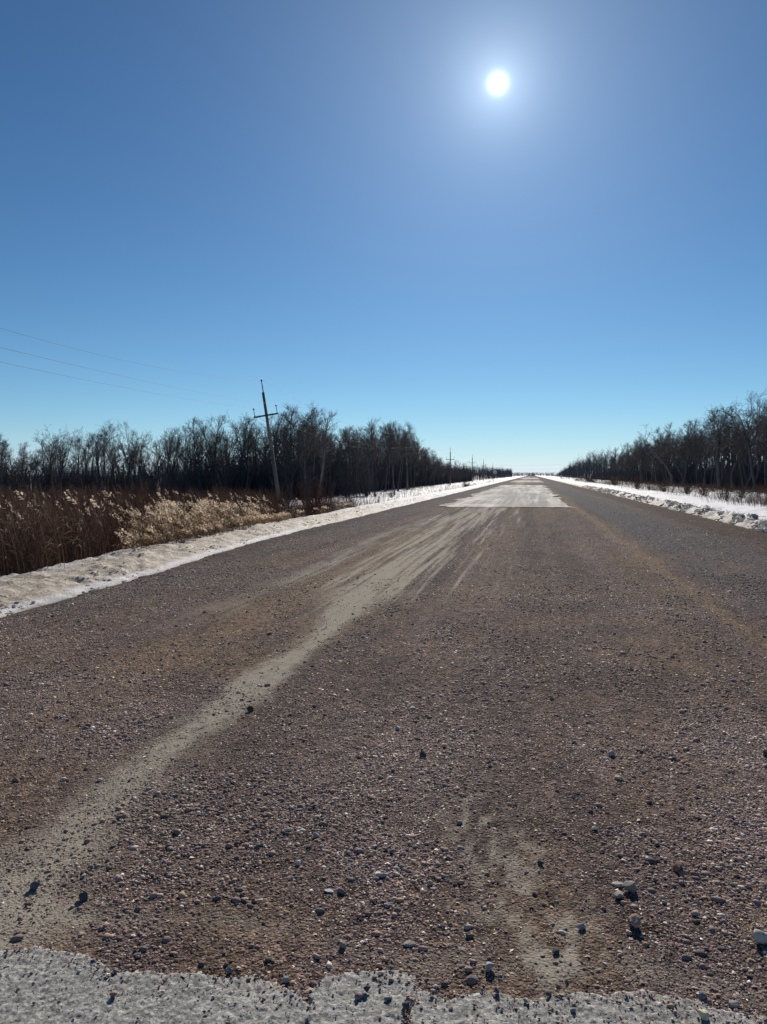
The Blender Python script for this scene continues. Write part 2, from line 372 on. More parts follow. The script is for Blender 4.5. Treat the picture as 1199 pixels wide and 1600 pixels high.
dm = nd(nt, 'ShaderNodeMix', data_type='RGBA'); L.new(mc.outputs[0], dm.inputs[0]); L.new(vs.outputs[0], dm.inputs[6]); dm.inputs[7].default_value = (.36, .315, .25, 1)
L.new(dm.outputs[2], b.inputs['Base Color']); b.inputs['Roughness'].default_value = .95; b.inputs['Specular IOR Level'].default_value = .05
h1 = nd(nt, 'ShaderNodeMath', operation='MULTIPLY_ADD'); L.new(v2.outputs['Distance'], h1.inputs[0]); h1.inputs[1].default_value = -1.6; L.new(v1.outputs['Distance'], h1.inputs[2])
h2 = nd(nt, 'ShaderNodeMath', operation='SUBTRACT'); L.new(nz.outputs['Fac'], h2.inputs[0]); L.new(v1.outputs['Distance'], h2.inputs[1])
h3 = nd(nt, 'ShaderNodeMath', operation='MULTIPLY_ADD'); L.new(v2.outputs['Distance'], h3.inputs[0]); h3.inputs[1].default_value = -.35; L.new(h2.outputs[0], h3.inputs[2])
bp = nd(nt, 'ShaderNodeBump', Distance=.012); L.new(h3.outputs[0], bp.inputs['Height']); L.new(inv.outputs[0], bp.inputs['Strength']); bp.inputs['Distance'].default_value = .009; L.new(bp.outputs[0], b.inputs['Normal'])
M['gravel'] = m
tag(obj_np('gravel_road', V, [f], M['gravel'], smooth=True, colors={'road_colour': cols, 'road_mix': np.stack([du, oc, gr], -1)}), kind='structure', label='long straight gravel road running to the horizon')

# ---- paved stretches further on
def paved(name, outline, z, seed, label):
    """outline in road coordinates, ragged by noise; dusty frosted asphalt with sun glare painted into its pale tone"""
    x0, x1, y0, y1 = outline
    X = np.arange(x0 - .3, x1 + .3, .06 if y0 < 60 else .12); Y = np.arange(y0 - 1, y1 + 2, .25 if y0 < 60 else .8)
    V, f, gx, gy = grid(X, Y, lambda a, b: z + 0 * a)
    e = np.minimum(np.minimum(gx - x0 + .75 * (fbm(gy * .35, 1, seed, 5, .6) - .5) * 2, x1 - gx + .55 * (fbm(gy * .4, 7, seed + 1, 5, .6) - .5) * 2),
                   np.minimum((gy - y0 - .55 * sst(-1.7, -1.4, gx) + 2.0 * (fbm(gx * 1.3, 2, seed + 2, 5, .6) - .5)) * .6, (y1 - gy) * .3 + .5 * (fbm(gx, 9, seed + 3, 4) - .5)))
    vin = e > 0
    f = f[vin[f].all(1)]
    st = fbm(gx * 2.6, gy * .07, seed + 4, 4); st2 = fbm(gx * 9, gy * .12, seed + 5, 3); pt = fbm(gx * .8, gy * .22, seed + 6, 4)
    fr = np.clip((st - .42) * 4, 0, 1) * .55 + np.clip((pt - .5) * 4, 0, 1) * .5 + .35 * gs(gy - y0 - .6, .8) * (gx > -1.6) + np.clip((st2 - .55) * 5, 0, 1) * .35
    c = lerp(np.array([.12, .118, .115])[None] * np.ones((len(gx), 1)), (.56, .53, .47), np.clip(fr * 1.2, 0, 1))  # pale tone: frost and dust, with low-sun glare painted in
    c = lerp(c, (.22, .17, .13), .35 * np.clip((fbm(gx * 1.1, gy * .1, seed + 8, 3) - .5) * 5, 0, 1))
    c = lerp(c, (.15, .115, .095), np.clip(gs(np.minimum(gy - y0, np.minimum(gx - x0, x1 - gx) * 5), 3.0) * (fbm(gx * 2.2, gy * .5, seed + 9, 4) - .42) * 6, 0, 1) * .9)
    used = np.unique(f); remap = -np.ones(len(V), int); remap[used] = np.arange(len(used))
    me = obj_np(name, V[used], [remap[f]], M['paved'], smooth=True, colors={'road_colour': c[used]})
    tag(me, label=label, kind='structure')
m, nt, b = new_mat('dusty_glare_asphalt'); L = nt.links
atn = nd(nt, 'ShaderNodeAttribute', attribute_name='road_colour'); L.new(atn.outputs['Color'], b.inputs['Base Color'])
b.inputs['Roughness'].default_value = .85; b.inputs['Specular IOR Level'].default_value = .12
tc = nd(nt, 'ShaderNodeTexCoord'); nz = nd(nt, 'ShaderNodeTexNoise', Scale=30.0, Detail=5.0); L.new(tc.outputs['Object'], nz.inputs['Vector'])
bp = nd(nt, 'ShaderNodeBump', Distance=.01, Strength=.6); L.new(nz.outputs['Fac'], bp.inputs['Height']); L.new(bp.outputs[0], b.inputs['Normal'])
M['paved'] = m
paved('paved_stretch', (-4.3, 1.85, 34.2, 112), .014, 71, 'worn dusty asphalt stretch across the middle of the road')
paved('paved_stretch', (-4.4, 2.6, 150, 205), .010, 81, 'narrow far strip of pale asphalt on the road')
paved('paved_stretch', (-4.4, 3.2, 260, 420), .010, 91, 'farthest pale asphalt strip near the vanishing point')

# ---- broken asphalt edge at the photographer's feet
edge_px = [(-700, 1455), (-300, 1480), (0, 1482), (60, 1478), (135, 1492), (185, 1512), (235, 1510), (290, 1514), (355, 1522), (400, 1517), (440, 1533), (480, 1548), (505, 1528), (560, 1516), (610, 1512),
           (648, 1522), (655, 1545), (700, 1556), (760, 1546), (850, 1556), (900, 1548), (990, 1545), (1040, 1556), (1090, 1562), (1140, 1580), (1199, 1584), (1500, 1580), (2000, 1600)]
def px_ground(u, v, z=.012):
    dc = Vector(((u - 599.5) / F, (800 - v) / F, -1)); dw = cam.rotation_euler.to_matrix() @ dc
    t = (z - CAM_H) / dw.z
    return dw.x * t, dw.y * t
exy = np.array([px_ground(u, v) for u, v in edge_px])
def asph_edge(x): return np.interp(x, exy[:, 0], exy[:, 1]) + .034 * (fbm(x * 14, 0 * x, 101, 3) - .5) + .035 * (fbm(x * 4, 0 * x, 102, 3) - .5) + .020 * (fbm(x * 60, 0 * x, 108, 3, .7) - .5)
cracks_px = [[(655, 1530), (645, 1556), (636, 1580), (640, 1640)], [(470, 1548), (488, 1570), (478, 1600), (470, 1660)], [(240, 1512), (190, 1548), (150, 1600), (120, 1680)]]
cracks = [np.array([px_ground(*p) for p in c]) for c in cracks_px]
def crack_d(X, Y):
    d = np.full(X.shape, 9.)
    for k, c in enumerate(cracks):
        for (ax, ay), (bx, by) in zip(c[:-1], c[1:]):
            L2 = (bx - ax) ** 2 + (by - ay) ** 2
            t = np.clip(((X - ax) * (bx - ax) + (Y - ay) * (by - ay)) / L2, 0, 1)
            d = np.minimum(d, np.hypot(X - ax - t * (bx - ax), Y - ay - t * (by - ay)) + (.0 if k < 2 else .012))
    return d + .022 * (fbm(X * 22, Y * 22, 103, 3) - .5)
def asph_z(X, Y):
    e = asph_edge(X) - Y
    z = .009 + .004 * (fbm(X * 26, Y * 40, 104, 3, .6) - .5) + .006 * (fbm(X * 85, Y * 110, 105, 2) - .5) + .006 * (fbm(X * 5, Y * 5, 106, 3) - .5) + .0035 * (_hash(np.round(X * 154), np.round(Y * 154), 107) - .5)
    z = z - .030 * (1 - sst(-.003, .005, e)) - .020 * (1 - sst(.001, .007, crack_d(X, Y)))
    return z
yy = np.concatenate([np.arange(-3, 1.4, .08), np.arange(1.4, 2.75, .0065)]); xx = np.concatenate([np.arange(-5.5, -1.9, .03), np.arange(-1.9, 1.2, .0065), np.arange(1.2, 5.5, .03)])
V, f, gx, gy = grid(xx, yy, asph_z)
m, nt, b = new_mat('old_asphalt'); L = nt.links
tc = nd(nt, 'ShaderNodeTexCoord')
n1 = nd(nt, 'ShaderNodeTexNoise', Scale=60.0, Detail=8.0, Roughness=.7); L.new(tc.outputs['Object'], n1.inputs['Vector'])
n2 = nd(nt, 'ShaderNodeTexNoise', Scale=3.0, Detail=5.0); L.new(tc.outputs['Object'], n2.inputs['Vector'])
cr = nd(nt, 'ShaderNodeValToRGB'); cr.color_ramp.elements[0].color = (.13, .128, .122, 1); cr.color_ramp.elements[1].color = (.52, .505, .47, 1)
cr.color_ramp.elements[0].position = .33; cr.color_ramp.elements[1].position = .62; L.new(n1.outputs['Fac'], cr.inputs['Fac'])
cr2 = nd(nt, 'ShaderNodeValToRGB'); cr2.color_ramp.elements[0].color = (.8, .8, .82, 1); cr2.color_ramp.elements[1].color = (1.1, 1.08, 1.03, 1); L.new(n2.outputs['Fac'], cr2.inputs['Fac'])
va = nd(nt, 'ShaderNodeTexVoronoi', Scale=150.0); L.new(tc.outputs['Object'], va.inputs['Vector']); vsp = nd(nt, 'ShaderNodeSeparateColor'); L.new(va.outputs['Color'], vsp.inputs[0])
vr = nd(nt, 'ShaderNodeMapRange'); vr.inputs['To Min'].default_value = .6; vr.inputs['To Max'].default_value = 1.4; L.new(vsp.outputs[0], vr.inputs[0])
vsc = nd(nt, 'ShaderNodeVectorMath', operation='SCALE'); L.new(cr.outputs[0], vsc.inputs[0]); L.new(vr.outputs[0], vsc.inputs['Scale'])
mm = nd(nt, 'ShaderNodeMix', data_type='RGBA', blend_type='MULTIPLY'); mm.inputs[0].default_value = 1; L.new(vsc.outputs[0], mm.inputs[6]); L.new(cr2.outputs[0], mm.inputs[7])
L.new(mm.outputs[2], b.inputs['Base Color']); b.inputs['Roughness'].default_value = .8; b.inputs['Specular IOR Level'].default_value = .3
bp = nd(nt, 'ShaderNodeBump', Distance=.006, Strength=.9); L.new(n1.outputs['Fac'], bp.inputs['Height']); L.new(bp.outputs[0], b.inputs['Normal'])
M['asphalt'] = m
tag(obj_np('broken_asphalt', V, [f], M['asphalt'], smooth=False), kind='structure', label='cracked grey asphalt ending in a ragged edge')

# ------------------------------------------------------------------ gravel stones
def ico(sub):
    t = (1 + 5 ** .5) / 2
    v = np.array([(-1, t, 0), (1, t, 0), (-1, -t, 0), (1, -t, 0), (0, -1, t), (0, 1, t), (0, -1, -t), (0, 1, -t), (t, 0, -1), (t, 0, 1), (-t, 0, -1), (-t, 0, 1)], float)
    v /= np.linalg.norm(v[0])
    f = np.array([(0, 11, 5), (0, 5, 1), (0, 1, 7), (0, 7, 10), (0, 10, 11), (1, 5, 9), (5, 11, 4), (11, 10, 2), (10, 7, 6), (7, 1, 8), (3, 9, 4), (3, 4, 2), (3, 2, 6), (3, 6, 8), (3, 8, 9), (4, 9, 5), (2, 4, 11), (6, 2, 10), (8, 6, 7), (9, 8, 1)])
    for _ in range(sub):
        vl = list(map(tuple, v)); cache = {}; nf = []
        def mid(a, b):
            k = (min(a, b), max(a, b))
            if k not in cache:
                p = np.array(vl[a]) + np.array(vl[b]); p /= np.linalg.norm(p); cache[k] = len(vl); vl.append(tuple(p))
            return cache[k]
        for a, b_, c in f:
            ab, bc, ca = mid(a, b_), mid(b_, c), mid(c, a); nf += [(a, ab, ca), (b_, bc, ab), (c, ca, bc), (ab, bc, ca)]
        v = np.array(vl); f = np.array(nf)
    return v, f
OCT = (np.array([(1, 0, 0), (0, 1, 0), (-1, 0, 0), (0, -1, 0), (0, 0, 1), (0, 0, -1)], float),
       np.array([(0, 1, 4), (1, 2, 4), (2, 3, 4), (3, 0, 4)]))
ICO = ico(0)
def stones(px, py, pz, r, shape, rng, jit=.28):
    bv, bf = shape
    n = len(px); nv = len(bv)
    v = np.repeat(bv[None], n, 0) * (1 + jit * (rng.random((n, nv, 1)) * 2 - 1))
    if nv == 6: v = v + (rng.random((n, nv, 3)) - .5) * .55
    s = np.stack([.8 + .6 * rng.random(n), .65 + .4 * rng.random(n), .36 + .32 * rng.random(n)], -1) * r[:, None]
    v = v * s[:, None, :]
    # tilt then spin
    t = (rng.random(n) - .5) * 1.0; ct, st = np.cos(t)[:, None], np.sin(t)[:, None]
    y2 = v[..., 1] * ct - v[..., 2] * st; z2 = v[..., 1] * st + v[..., 2] * ct; v = np.stack([v[..., 0], y2, z2], -1)
    t = rng.random(n) * 6.283; ct, st = np.cos(t)[:, None], np.sin(t)[:, None]
    x2 = v[..., 0] * ct - v[..., 1] * st; y2 = v[..., 0] * st + v[..., 1] * ct; v = np.stack([x2, y2, v[..., 2]], -1)
    v = v + np.stack([px, py, pz + s[:, 2] * .35], -1)[:, None, :]
    F_ = (bf[None] + (np.arange(n) * nv)[:, None, None]).reshape(-1, 3)
    return v.reshape(-1, 3), F_
def stone_cols(n, x, y, rng):
    pal = np.array([(.19, .145, .145), (.14, .12, .125), (.21, .155, .13), (.09, .08, .082), (.26, .22, .20), (.16, .16, .17), (.24, .18, .125), (.40, .36, .31), (.58, .54, .48)])
    w = np.array([.24, .16, .14, .10, .11, .10, .08, .07, .03]); k = rng.choice(len(pal), n, p=w / w.sum())
    c = pal[k] * (.85 + .45 * rng.random((n, 1))) * np.array([[1.86, 1.72, 1.58]])
    du, oc, gr, so = fields(x, y)
    cl = fbm(x * 2.1, y * 1.6, 113, 4); c = c * (.62 + .75 * cl)[:, None]; c = lerp(c, (.25, .18, .12), oc * .15); c = lerp(c, (.145, .145, .155), gr * .4); c = lerp(c, (.11, .07, .055), so * .45); c = lerp(c, (.30, .26, .21), du * .3)
    return c
m, nt, b = new_mat('stone'); L = nt.links
atn = nd(nt, 'ShaderNodeAttribute', attribute_name='stone_colour')
tc = nd(nt, 'ShaderNodeTexCoord'); nz = nd(nt, 'ShaderNodeTexNoise', Scale=220.0, Detail=4.0); L.new(tc.outputs['Object'], nz.inputs['Vector'])
mr = nd(nt, 'ShaderNodeMapRange'); mr.inputs['To Min'].default_value = .65; mr.inputs['To Max'].default_value = 1.35; L.new(nz.outputs['Fac'], mr.inputs[0])
vs = nd(nt, 'ShaderNodeVectorMath', operation='SCALE'); L.new(atn.outputs['Color'], vs.inputs[0]); L.new(mr.outputs[0], vs.inputs['Scale'])
L.new(vs.outputs[0], b.inputs['Base Color']); b.inputs['Roughness'].default_value = .9; b.inputs['Specular IOR Level'].default_value = .12
bp = nd(nt, 'ShaderNodeBump', Distance=.004, Strength=.8); L.new(nz.outputs['Fac'], bp.inputs['Height']); L.new(bp.outputs[0], b.inputs['Normal'])
M['stone'] = m
def scatter(n, y0, y1, rmed, rsig, rmin, rmax, seed, shape, dust_keep, nclump=False, margin=.8):
    rng = np.random.default_rng(seed)
    y = y0 + (y1 - y0) * rng.random(n * 3)
    d0 = rng.random(n * 3)
    # inside the fan of view plus a margin
    lo, hi = -.80 * y - margin, .34 * y + margin
    wsel = d0 < (hi - lo) / (1.14 * y1 + 2 * margin)
    y = y[wsel]; lo = lo[wsel]; hi = hi[wsel]
    x = lo + (hi - lo) * rng.random(len(y))
    k = (x > toe_l(y) + .05) & (x < toe_r(y) - .0); x, y = x[k], y[k]
    du, oc, gr, so = fields(x, y)
    clump = fbm(x * 1.7, y * 1.0, 111, 4)
    keep = (1 - (1 - dust_keep) * np.clip(du * 1.25, 0, 1)) * (1 - .35 * oc) * (.38 + .62 * sst(.32, .64, clump + .20 * gr)) * (1 + .4 * gr)
    keep = keep * (1 - sst(y1 * .72, y1, y)) * (1 if y0 < 2 else sst(y0, y0 * 1.25, y))
    ed = asph_edge(x) - y
    if y0 < 2.4: keep = np.where(ed > .0, .03 + .45 * np.exp(-np.maximum(ed, 0) / .055) * clump * 2 + .3 * (crack_d(x, y) < .012), keep)
    if nclump: keep = keep * (.28 + 1.3 * sst(.48, .72, fbm(x * 2.6, y * 1.3, 112, 4) + .12 * gr))
    k = rng.random(len(x)) < keep; x, y = x[k][:n], y[k][:n]
    r = np.clip(rmed * np.exp(rsig * rng.standard_normal(len(x))), rmin, rmax)
    z = np.where(y < asph_edge(x), .012, road_z(x, y))
    V, Fc = stones(x, y, z, r, shape, rng)
    nv = len(shape[0])
    c = np.repeat(stone_cols(len(x), x, y, rng), nv, 0)
    return V, Fc, c
parts = [scatter(260000, 1.75, 5.6, .0027, .45, .0016, .008, 1, OCT, .5),
         scatter(75000, 1.75, 6.0, .0046, .48, .0034, .017, 2, ICO, .22, True),
         scatter(150000, 3.9, 12, .0048, .35, .0032, .012, 3, OCT, .2),
         scatter(22000, 4.0, 13, .0082, .40, .006, .022, 4, ICO, .16, True),
         scatter(80000, 8.4, 26, .0088, .3, .006, .020, 5, OCT, .12),
         scatter(5000, 15, 48, .016, .35, .012, .04, 6, OCT, .10, True)]
off = 0; VV, FF, CC = [], [], []
for v_, f_, c_ in parts: VV.append(v_); FF.append(f_ + off); CC.append(c_); off += len(v_)
tag(obj_np('loose_gravel', np.concatenate(VV), [np.concatenate(FF)], M['stone'], colors={'stone_colour': np.concatenate(CC)}),
    label='loose purple grey crushed gravel strewn over the road', cat='gravel', kind='stuff')
del VV, FF, CC, parts

# ---- larger stones one can point at:  u, v (photo px of its foot), width px, colour, label
PU, DK, TA, WH, GY, RB = (.15, .12, .125), (.07, .065, .07), (.30, .25, .19), (.55, .52, .47), (.26, .26, .27), (.20, .11, .09)
big = [(392, 1112, 15, (.07, .06, .04), 'dark mossy stone sitting alone on the pale dust track'),
       (660, 1182, 16, DK, 'dark grey stone with a paler one beside it in mid road'),
       (1187, 1472, 30, (.42, .38, .32), 'large pale angular stone at the right edge of the photo'),
       (1060, 1360, 22, RB, 'reddish rounded stone standing alone right of centre'),
       (985, 1392, 24, (.20, .185, .17), 'pale grey stone topping the small cluster right of centre'),
       (965, 1384, 18, (.34, .31, .27), 'whitish flat stone in the small cluster right of centre'),
       (968, 1402, 20, (.28, .25, .22), 'light brown stone in front of the small cluster'),
       (909, 1452, 14, GY, 'bluish grey stone on the bare tan patch'),
       (868, 1490, 14, DK, 'dark upright stone on the bare tan patch near the asphalt'),
       (765, 1515, 20, GY, 'grey cubic stone just beyond the asphalt edge'),
       (992, 1447, 26, (.27, .20, .16), 'brown angular stone below the stone cluster on the right'),
       (359, 1521, 14, (.10, .13, .15), 'blue grey pebble perched on the asphalt rim'),
       (446, 1535, 14, GY, 'grey pebble lying on the asphalt beside the gravel'),
       (573, 1554, 13, DK, 'dark pebble standing alone on the middle asphalt slab'),
       (635, 1582, 18, DK, 'dark stone wedged in the crack of the asphalt'),
       (777, 1558, 13, (.12, .12, .12), 'small dark pebble on the right asphalt slab'),
       (1098, 1562, 18, (.13, .15, .17), 'slate blue stone on the asphalt edge at right'),
       (1100, 1598, 22, (.46, .41, .30), 'cream coloured stone at the bottom edge of the photo'),
       (1148, 1572, 20, (.22, .21, .20), 'flattish grey stone near the lower right corner'),
       (132, 1404, 20, DK, 'dark pointed stone at the lower left on the dust'),
       (55, 1388, 18, (.10, .10, .11), 'dark stone on the pale dust near the left edge'),
       (514, 1393, 18, WH, 'whitish flat stone in the gravel left of centre'),
       (466, 1350, 13, WH, 'small white stone in the darker gravel patch'),
       (622, 1140, 11, (.34, .32, .30), 'small pale stone in the distance at mid road'),
       (536, 1478, 16, (.25, .22, .19), 'stone with a sunlit top just above the asphalt gap'),
       (955, 1180, 15, GY, 'grey stone lying right of the centre of the road'),
       (968, 1218, 20, (.42, .35, .24), 'thin flat cream flake lying right of centre'),
       (1197, 1180, 16, DK, 'dark stone cut by the right edge of the photo'),
       (690, 1088, 10, WH, 'tiny white chip on the road ahead'),
       (494, 1308, 12, GY, 'grey pebble in the dark gravel patch'),
       (67, 1186, 13, DK, 'dark flat stone on the ochre band at left'),
       (845, 1352, 13, DK, 'black pebble at the top of the tan bare patch'),
       (640, 1476, 22, (.28, .25, .23), 'light flat stone leaning in the gravel before the middle slab')]
bv2, bf2 = ico(2)
for i, (u, v, wpx, col, lab) in enumerate(big):
    x, y = px_ground(u, v, 0.0)
    z = .012 if y < asph_edge(np.array([x]))[0] else float(road_z(np.array([x]), np.array([y]))[0])
    rad = wpx / 2 / F * math.hypot(math.hypot(x, y), CAM_H) * .84
    col = tuple(min(c_ * 1.45, .62) for c_ in col)
    rng = np.random.default_rng(500 + i)
    v3 = bv2.copy()
    for _ in range(13):                       # chop facets so that the stone is angular
        nrm = rng.standard_normal(3); nrm /= np.linalg.norm(nrm); h = .48 + .3 * rng.random()
        dd = v3 @ nrm; v3 = v3 - np.maximum(dd - h, 0)[:, None] * nrm
    v3 = v3 * (1 + .05 * rng.standard_normal((len(v3), 1)))
    flat = .35 if 'flat' in lab or 'flake' in lab or 'chip' in lab else .72 + .2 * rng.random()
    v3 = v3 * np.array([1.15, .85, flat]) * rad
    t = rng.random() * 6.28 if flat > .4 else rng.random() - .5
    v3 = v3 @ np.array([[math.cos(t), math.sin(t), 0], [-math.sin(t), math.cos(t), 0], [0, 0, 1]])
    v3[:, 2] += flat * rad * .62
    o = obj_np('stone', v3, [bf2], M['stone'], colors={'stone_colour': np.repeat(np.array([col]), len(v3), 0)})
    o.location = (x, y, z); tag(o, lab, 'stone', 'larger stones lying on the gravel road and asphalt')

# ---- ploughed snow clods along the foot of the banks
rng = np.random.default_rng(321)
n = 15000; y = 13 + 80 * rng.random(n) ** 1.7; bb = rng.normal(.34, .24, n); x = toe_r(y) + bb
n2_ = 3500; y2 = 7 + 50 * rng.random(n2_) ** 1.6; aa = rng.normal(.45, .40, n2_); x2 = toe_l(y2) - aa
k = (bb > -.05) & (fbm(x * 1.6, y * .9, 171, 3) > .36 + .14 * rng.random(len(x))); x, y = x[k], y[k]; k = (aa > -.08) & (vn(x2 * 1.5, y2 * 1.5, 172) > .45); x2, y2 = x2[k], y2[k]
r = np.concatenate([np.clip(.030 * np.exp(.55 * rng.standard_normal(len(x))), .02, .15), np.clip(.013 * np.exp(.5 * rng.standard_normal(len(x2))), .006, .035)])
x = np.concatenate([x, x2]); y = np.concatenate([y, y2])
Vc, Fc = stones(x, y, land(x, y) - .35 * r, r, ico(1), rng, .30)
cc = np.array([.84, .82, .80]) * (1 - .40 * rng.random((len(x), 1)) ** 3 * np.array([[.8, 1, 1.3]]))
m, nt, b = new_mat('clod_snow'); L = nt.links
atn = nd(nt, 'ShaderNodeAttribute', attribute_name='stone_colour'); L.new(atn.outputs['Color'], b.inputs['Base Color']); b.inputs['Roughness'].default_value = .8
tr = nd(nt, 'ShaderNodeBsdfTranslucent'); L.new(atn.outputs['Color'], tr.inputs['Color']); mx = nd(nt, 'ShaderNodeMixShader'); mx.inputs[0].default_value = .6
L.new(b.outputs[0], mx.inputs[1]); L.new(tr.outputs[0], mx.inputs[2]); L.new(mx.outputs[0], nt.nodes['Material Output'].inputs['Surface'])
tag(obj_np('snow_clods', Vc, [Fc], m, colors={'stone_colour': np.repeat(cc, 42, 0)}), 'crumbled clods of ploughed snow along the foot of the banks', 'snow', kind='stuff')

# ------------------------------------------------------------------ tube bundles for woody plants
class Tubes:
    def __init__(s): s.a = []; s.b = []; s.ra = []; s.rb = []
    def seg(s, a, b, ra, rb): s.a.append(a); s.b.append(b); s.ra.append(ra); s.rb.append(rb)
    def geo(s, n=3):
        A, B, ra, rb = map(np.array, (s.a, s.b, s.ra, s.rb))
        if len(A) == 0: return np.zeros((0, 3)), np.zeros((0, 4), int)
        d = B - A; d /= np.linalg.norm(d, axis=1, keepdims=True) + 1e-9
        up = np.where(np.abs(d[:, 2:3]) < .9, np.array([[0, 0, 1.]]), np.array([[1., 0, 0]]))
        p = np.cross(d, up); p /= np.linalg.norm(p, axis=1, keepdims=True) + 1e-9; q = np.cross(d, p)
        an = np.arange(n) * 2 * math.pi / n
        ring = p[:, None] * np.cos(an)[None, :, None] + q[:, None] * np.sin(an)[None, :, None]
        V = np.stack([A[:, None] + ring * ra[:, None, None], B[:, None] + ring * rb[:, None, None]], 1)  # N,2,n,3
        N = len(A); base = np.arange(N)[:, None] * 2 * n; k = np.arange(n)[None]; k2 = (k + 1) % n
        Fq = np.stack([base + k, base + k2, base + n + k2, base + n + k], -1).reshape(-1, 4)
        return V.reshape(-1, 3), Fq
def nrmv(v): return v / (np.linalg.norm(v) + 1e-9)
def branch(T, p, d, L, r, nseg, wig, trop, rng, r_end=.35):
    """wiggling tapered limb; returns its joints"""
    pts = [(p.copy(), r, d.copy())]
    for k in range(nseg):
        d = nrmv(d + rng.standard_normal(3) * wig + np.array([0, 0, trop]))
        q = p + d * L / nseg; r2 = r * (1 - (1 - r_end) / nseg) if k < nseg else r
        r2 = pts[0][1] * (1 - (1 - r_end) * (k + 1) / nseg)
        T.seg(p, q, r, r2); p, r = q, r2; pts.append((p.copy(), r, d.copy()))
    return pts
def pick(pts, t):
    k = min(int(t * (len(pts) - 1)), len(pts) - 2); f_ = t * (len(pts) - 1) - k
    return pts[k][0] * (1 - f_) + pts[k + 1][0] * f_, pts[k][1] * (1 - f_) + pts[k + 1][1] * f_, pts[k + 1][2]
def side(d, ang, rng, flat=0):
    a = rng.standard_normal(3); a = nrmv(a - d * a.dot(d))
    if flat: a[2] *= .5
    return nrmv(d * math.cos(ang) + a * math.sin(ang))
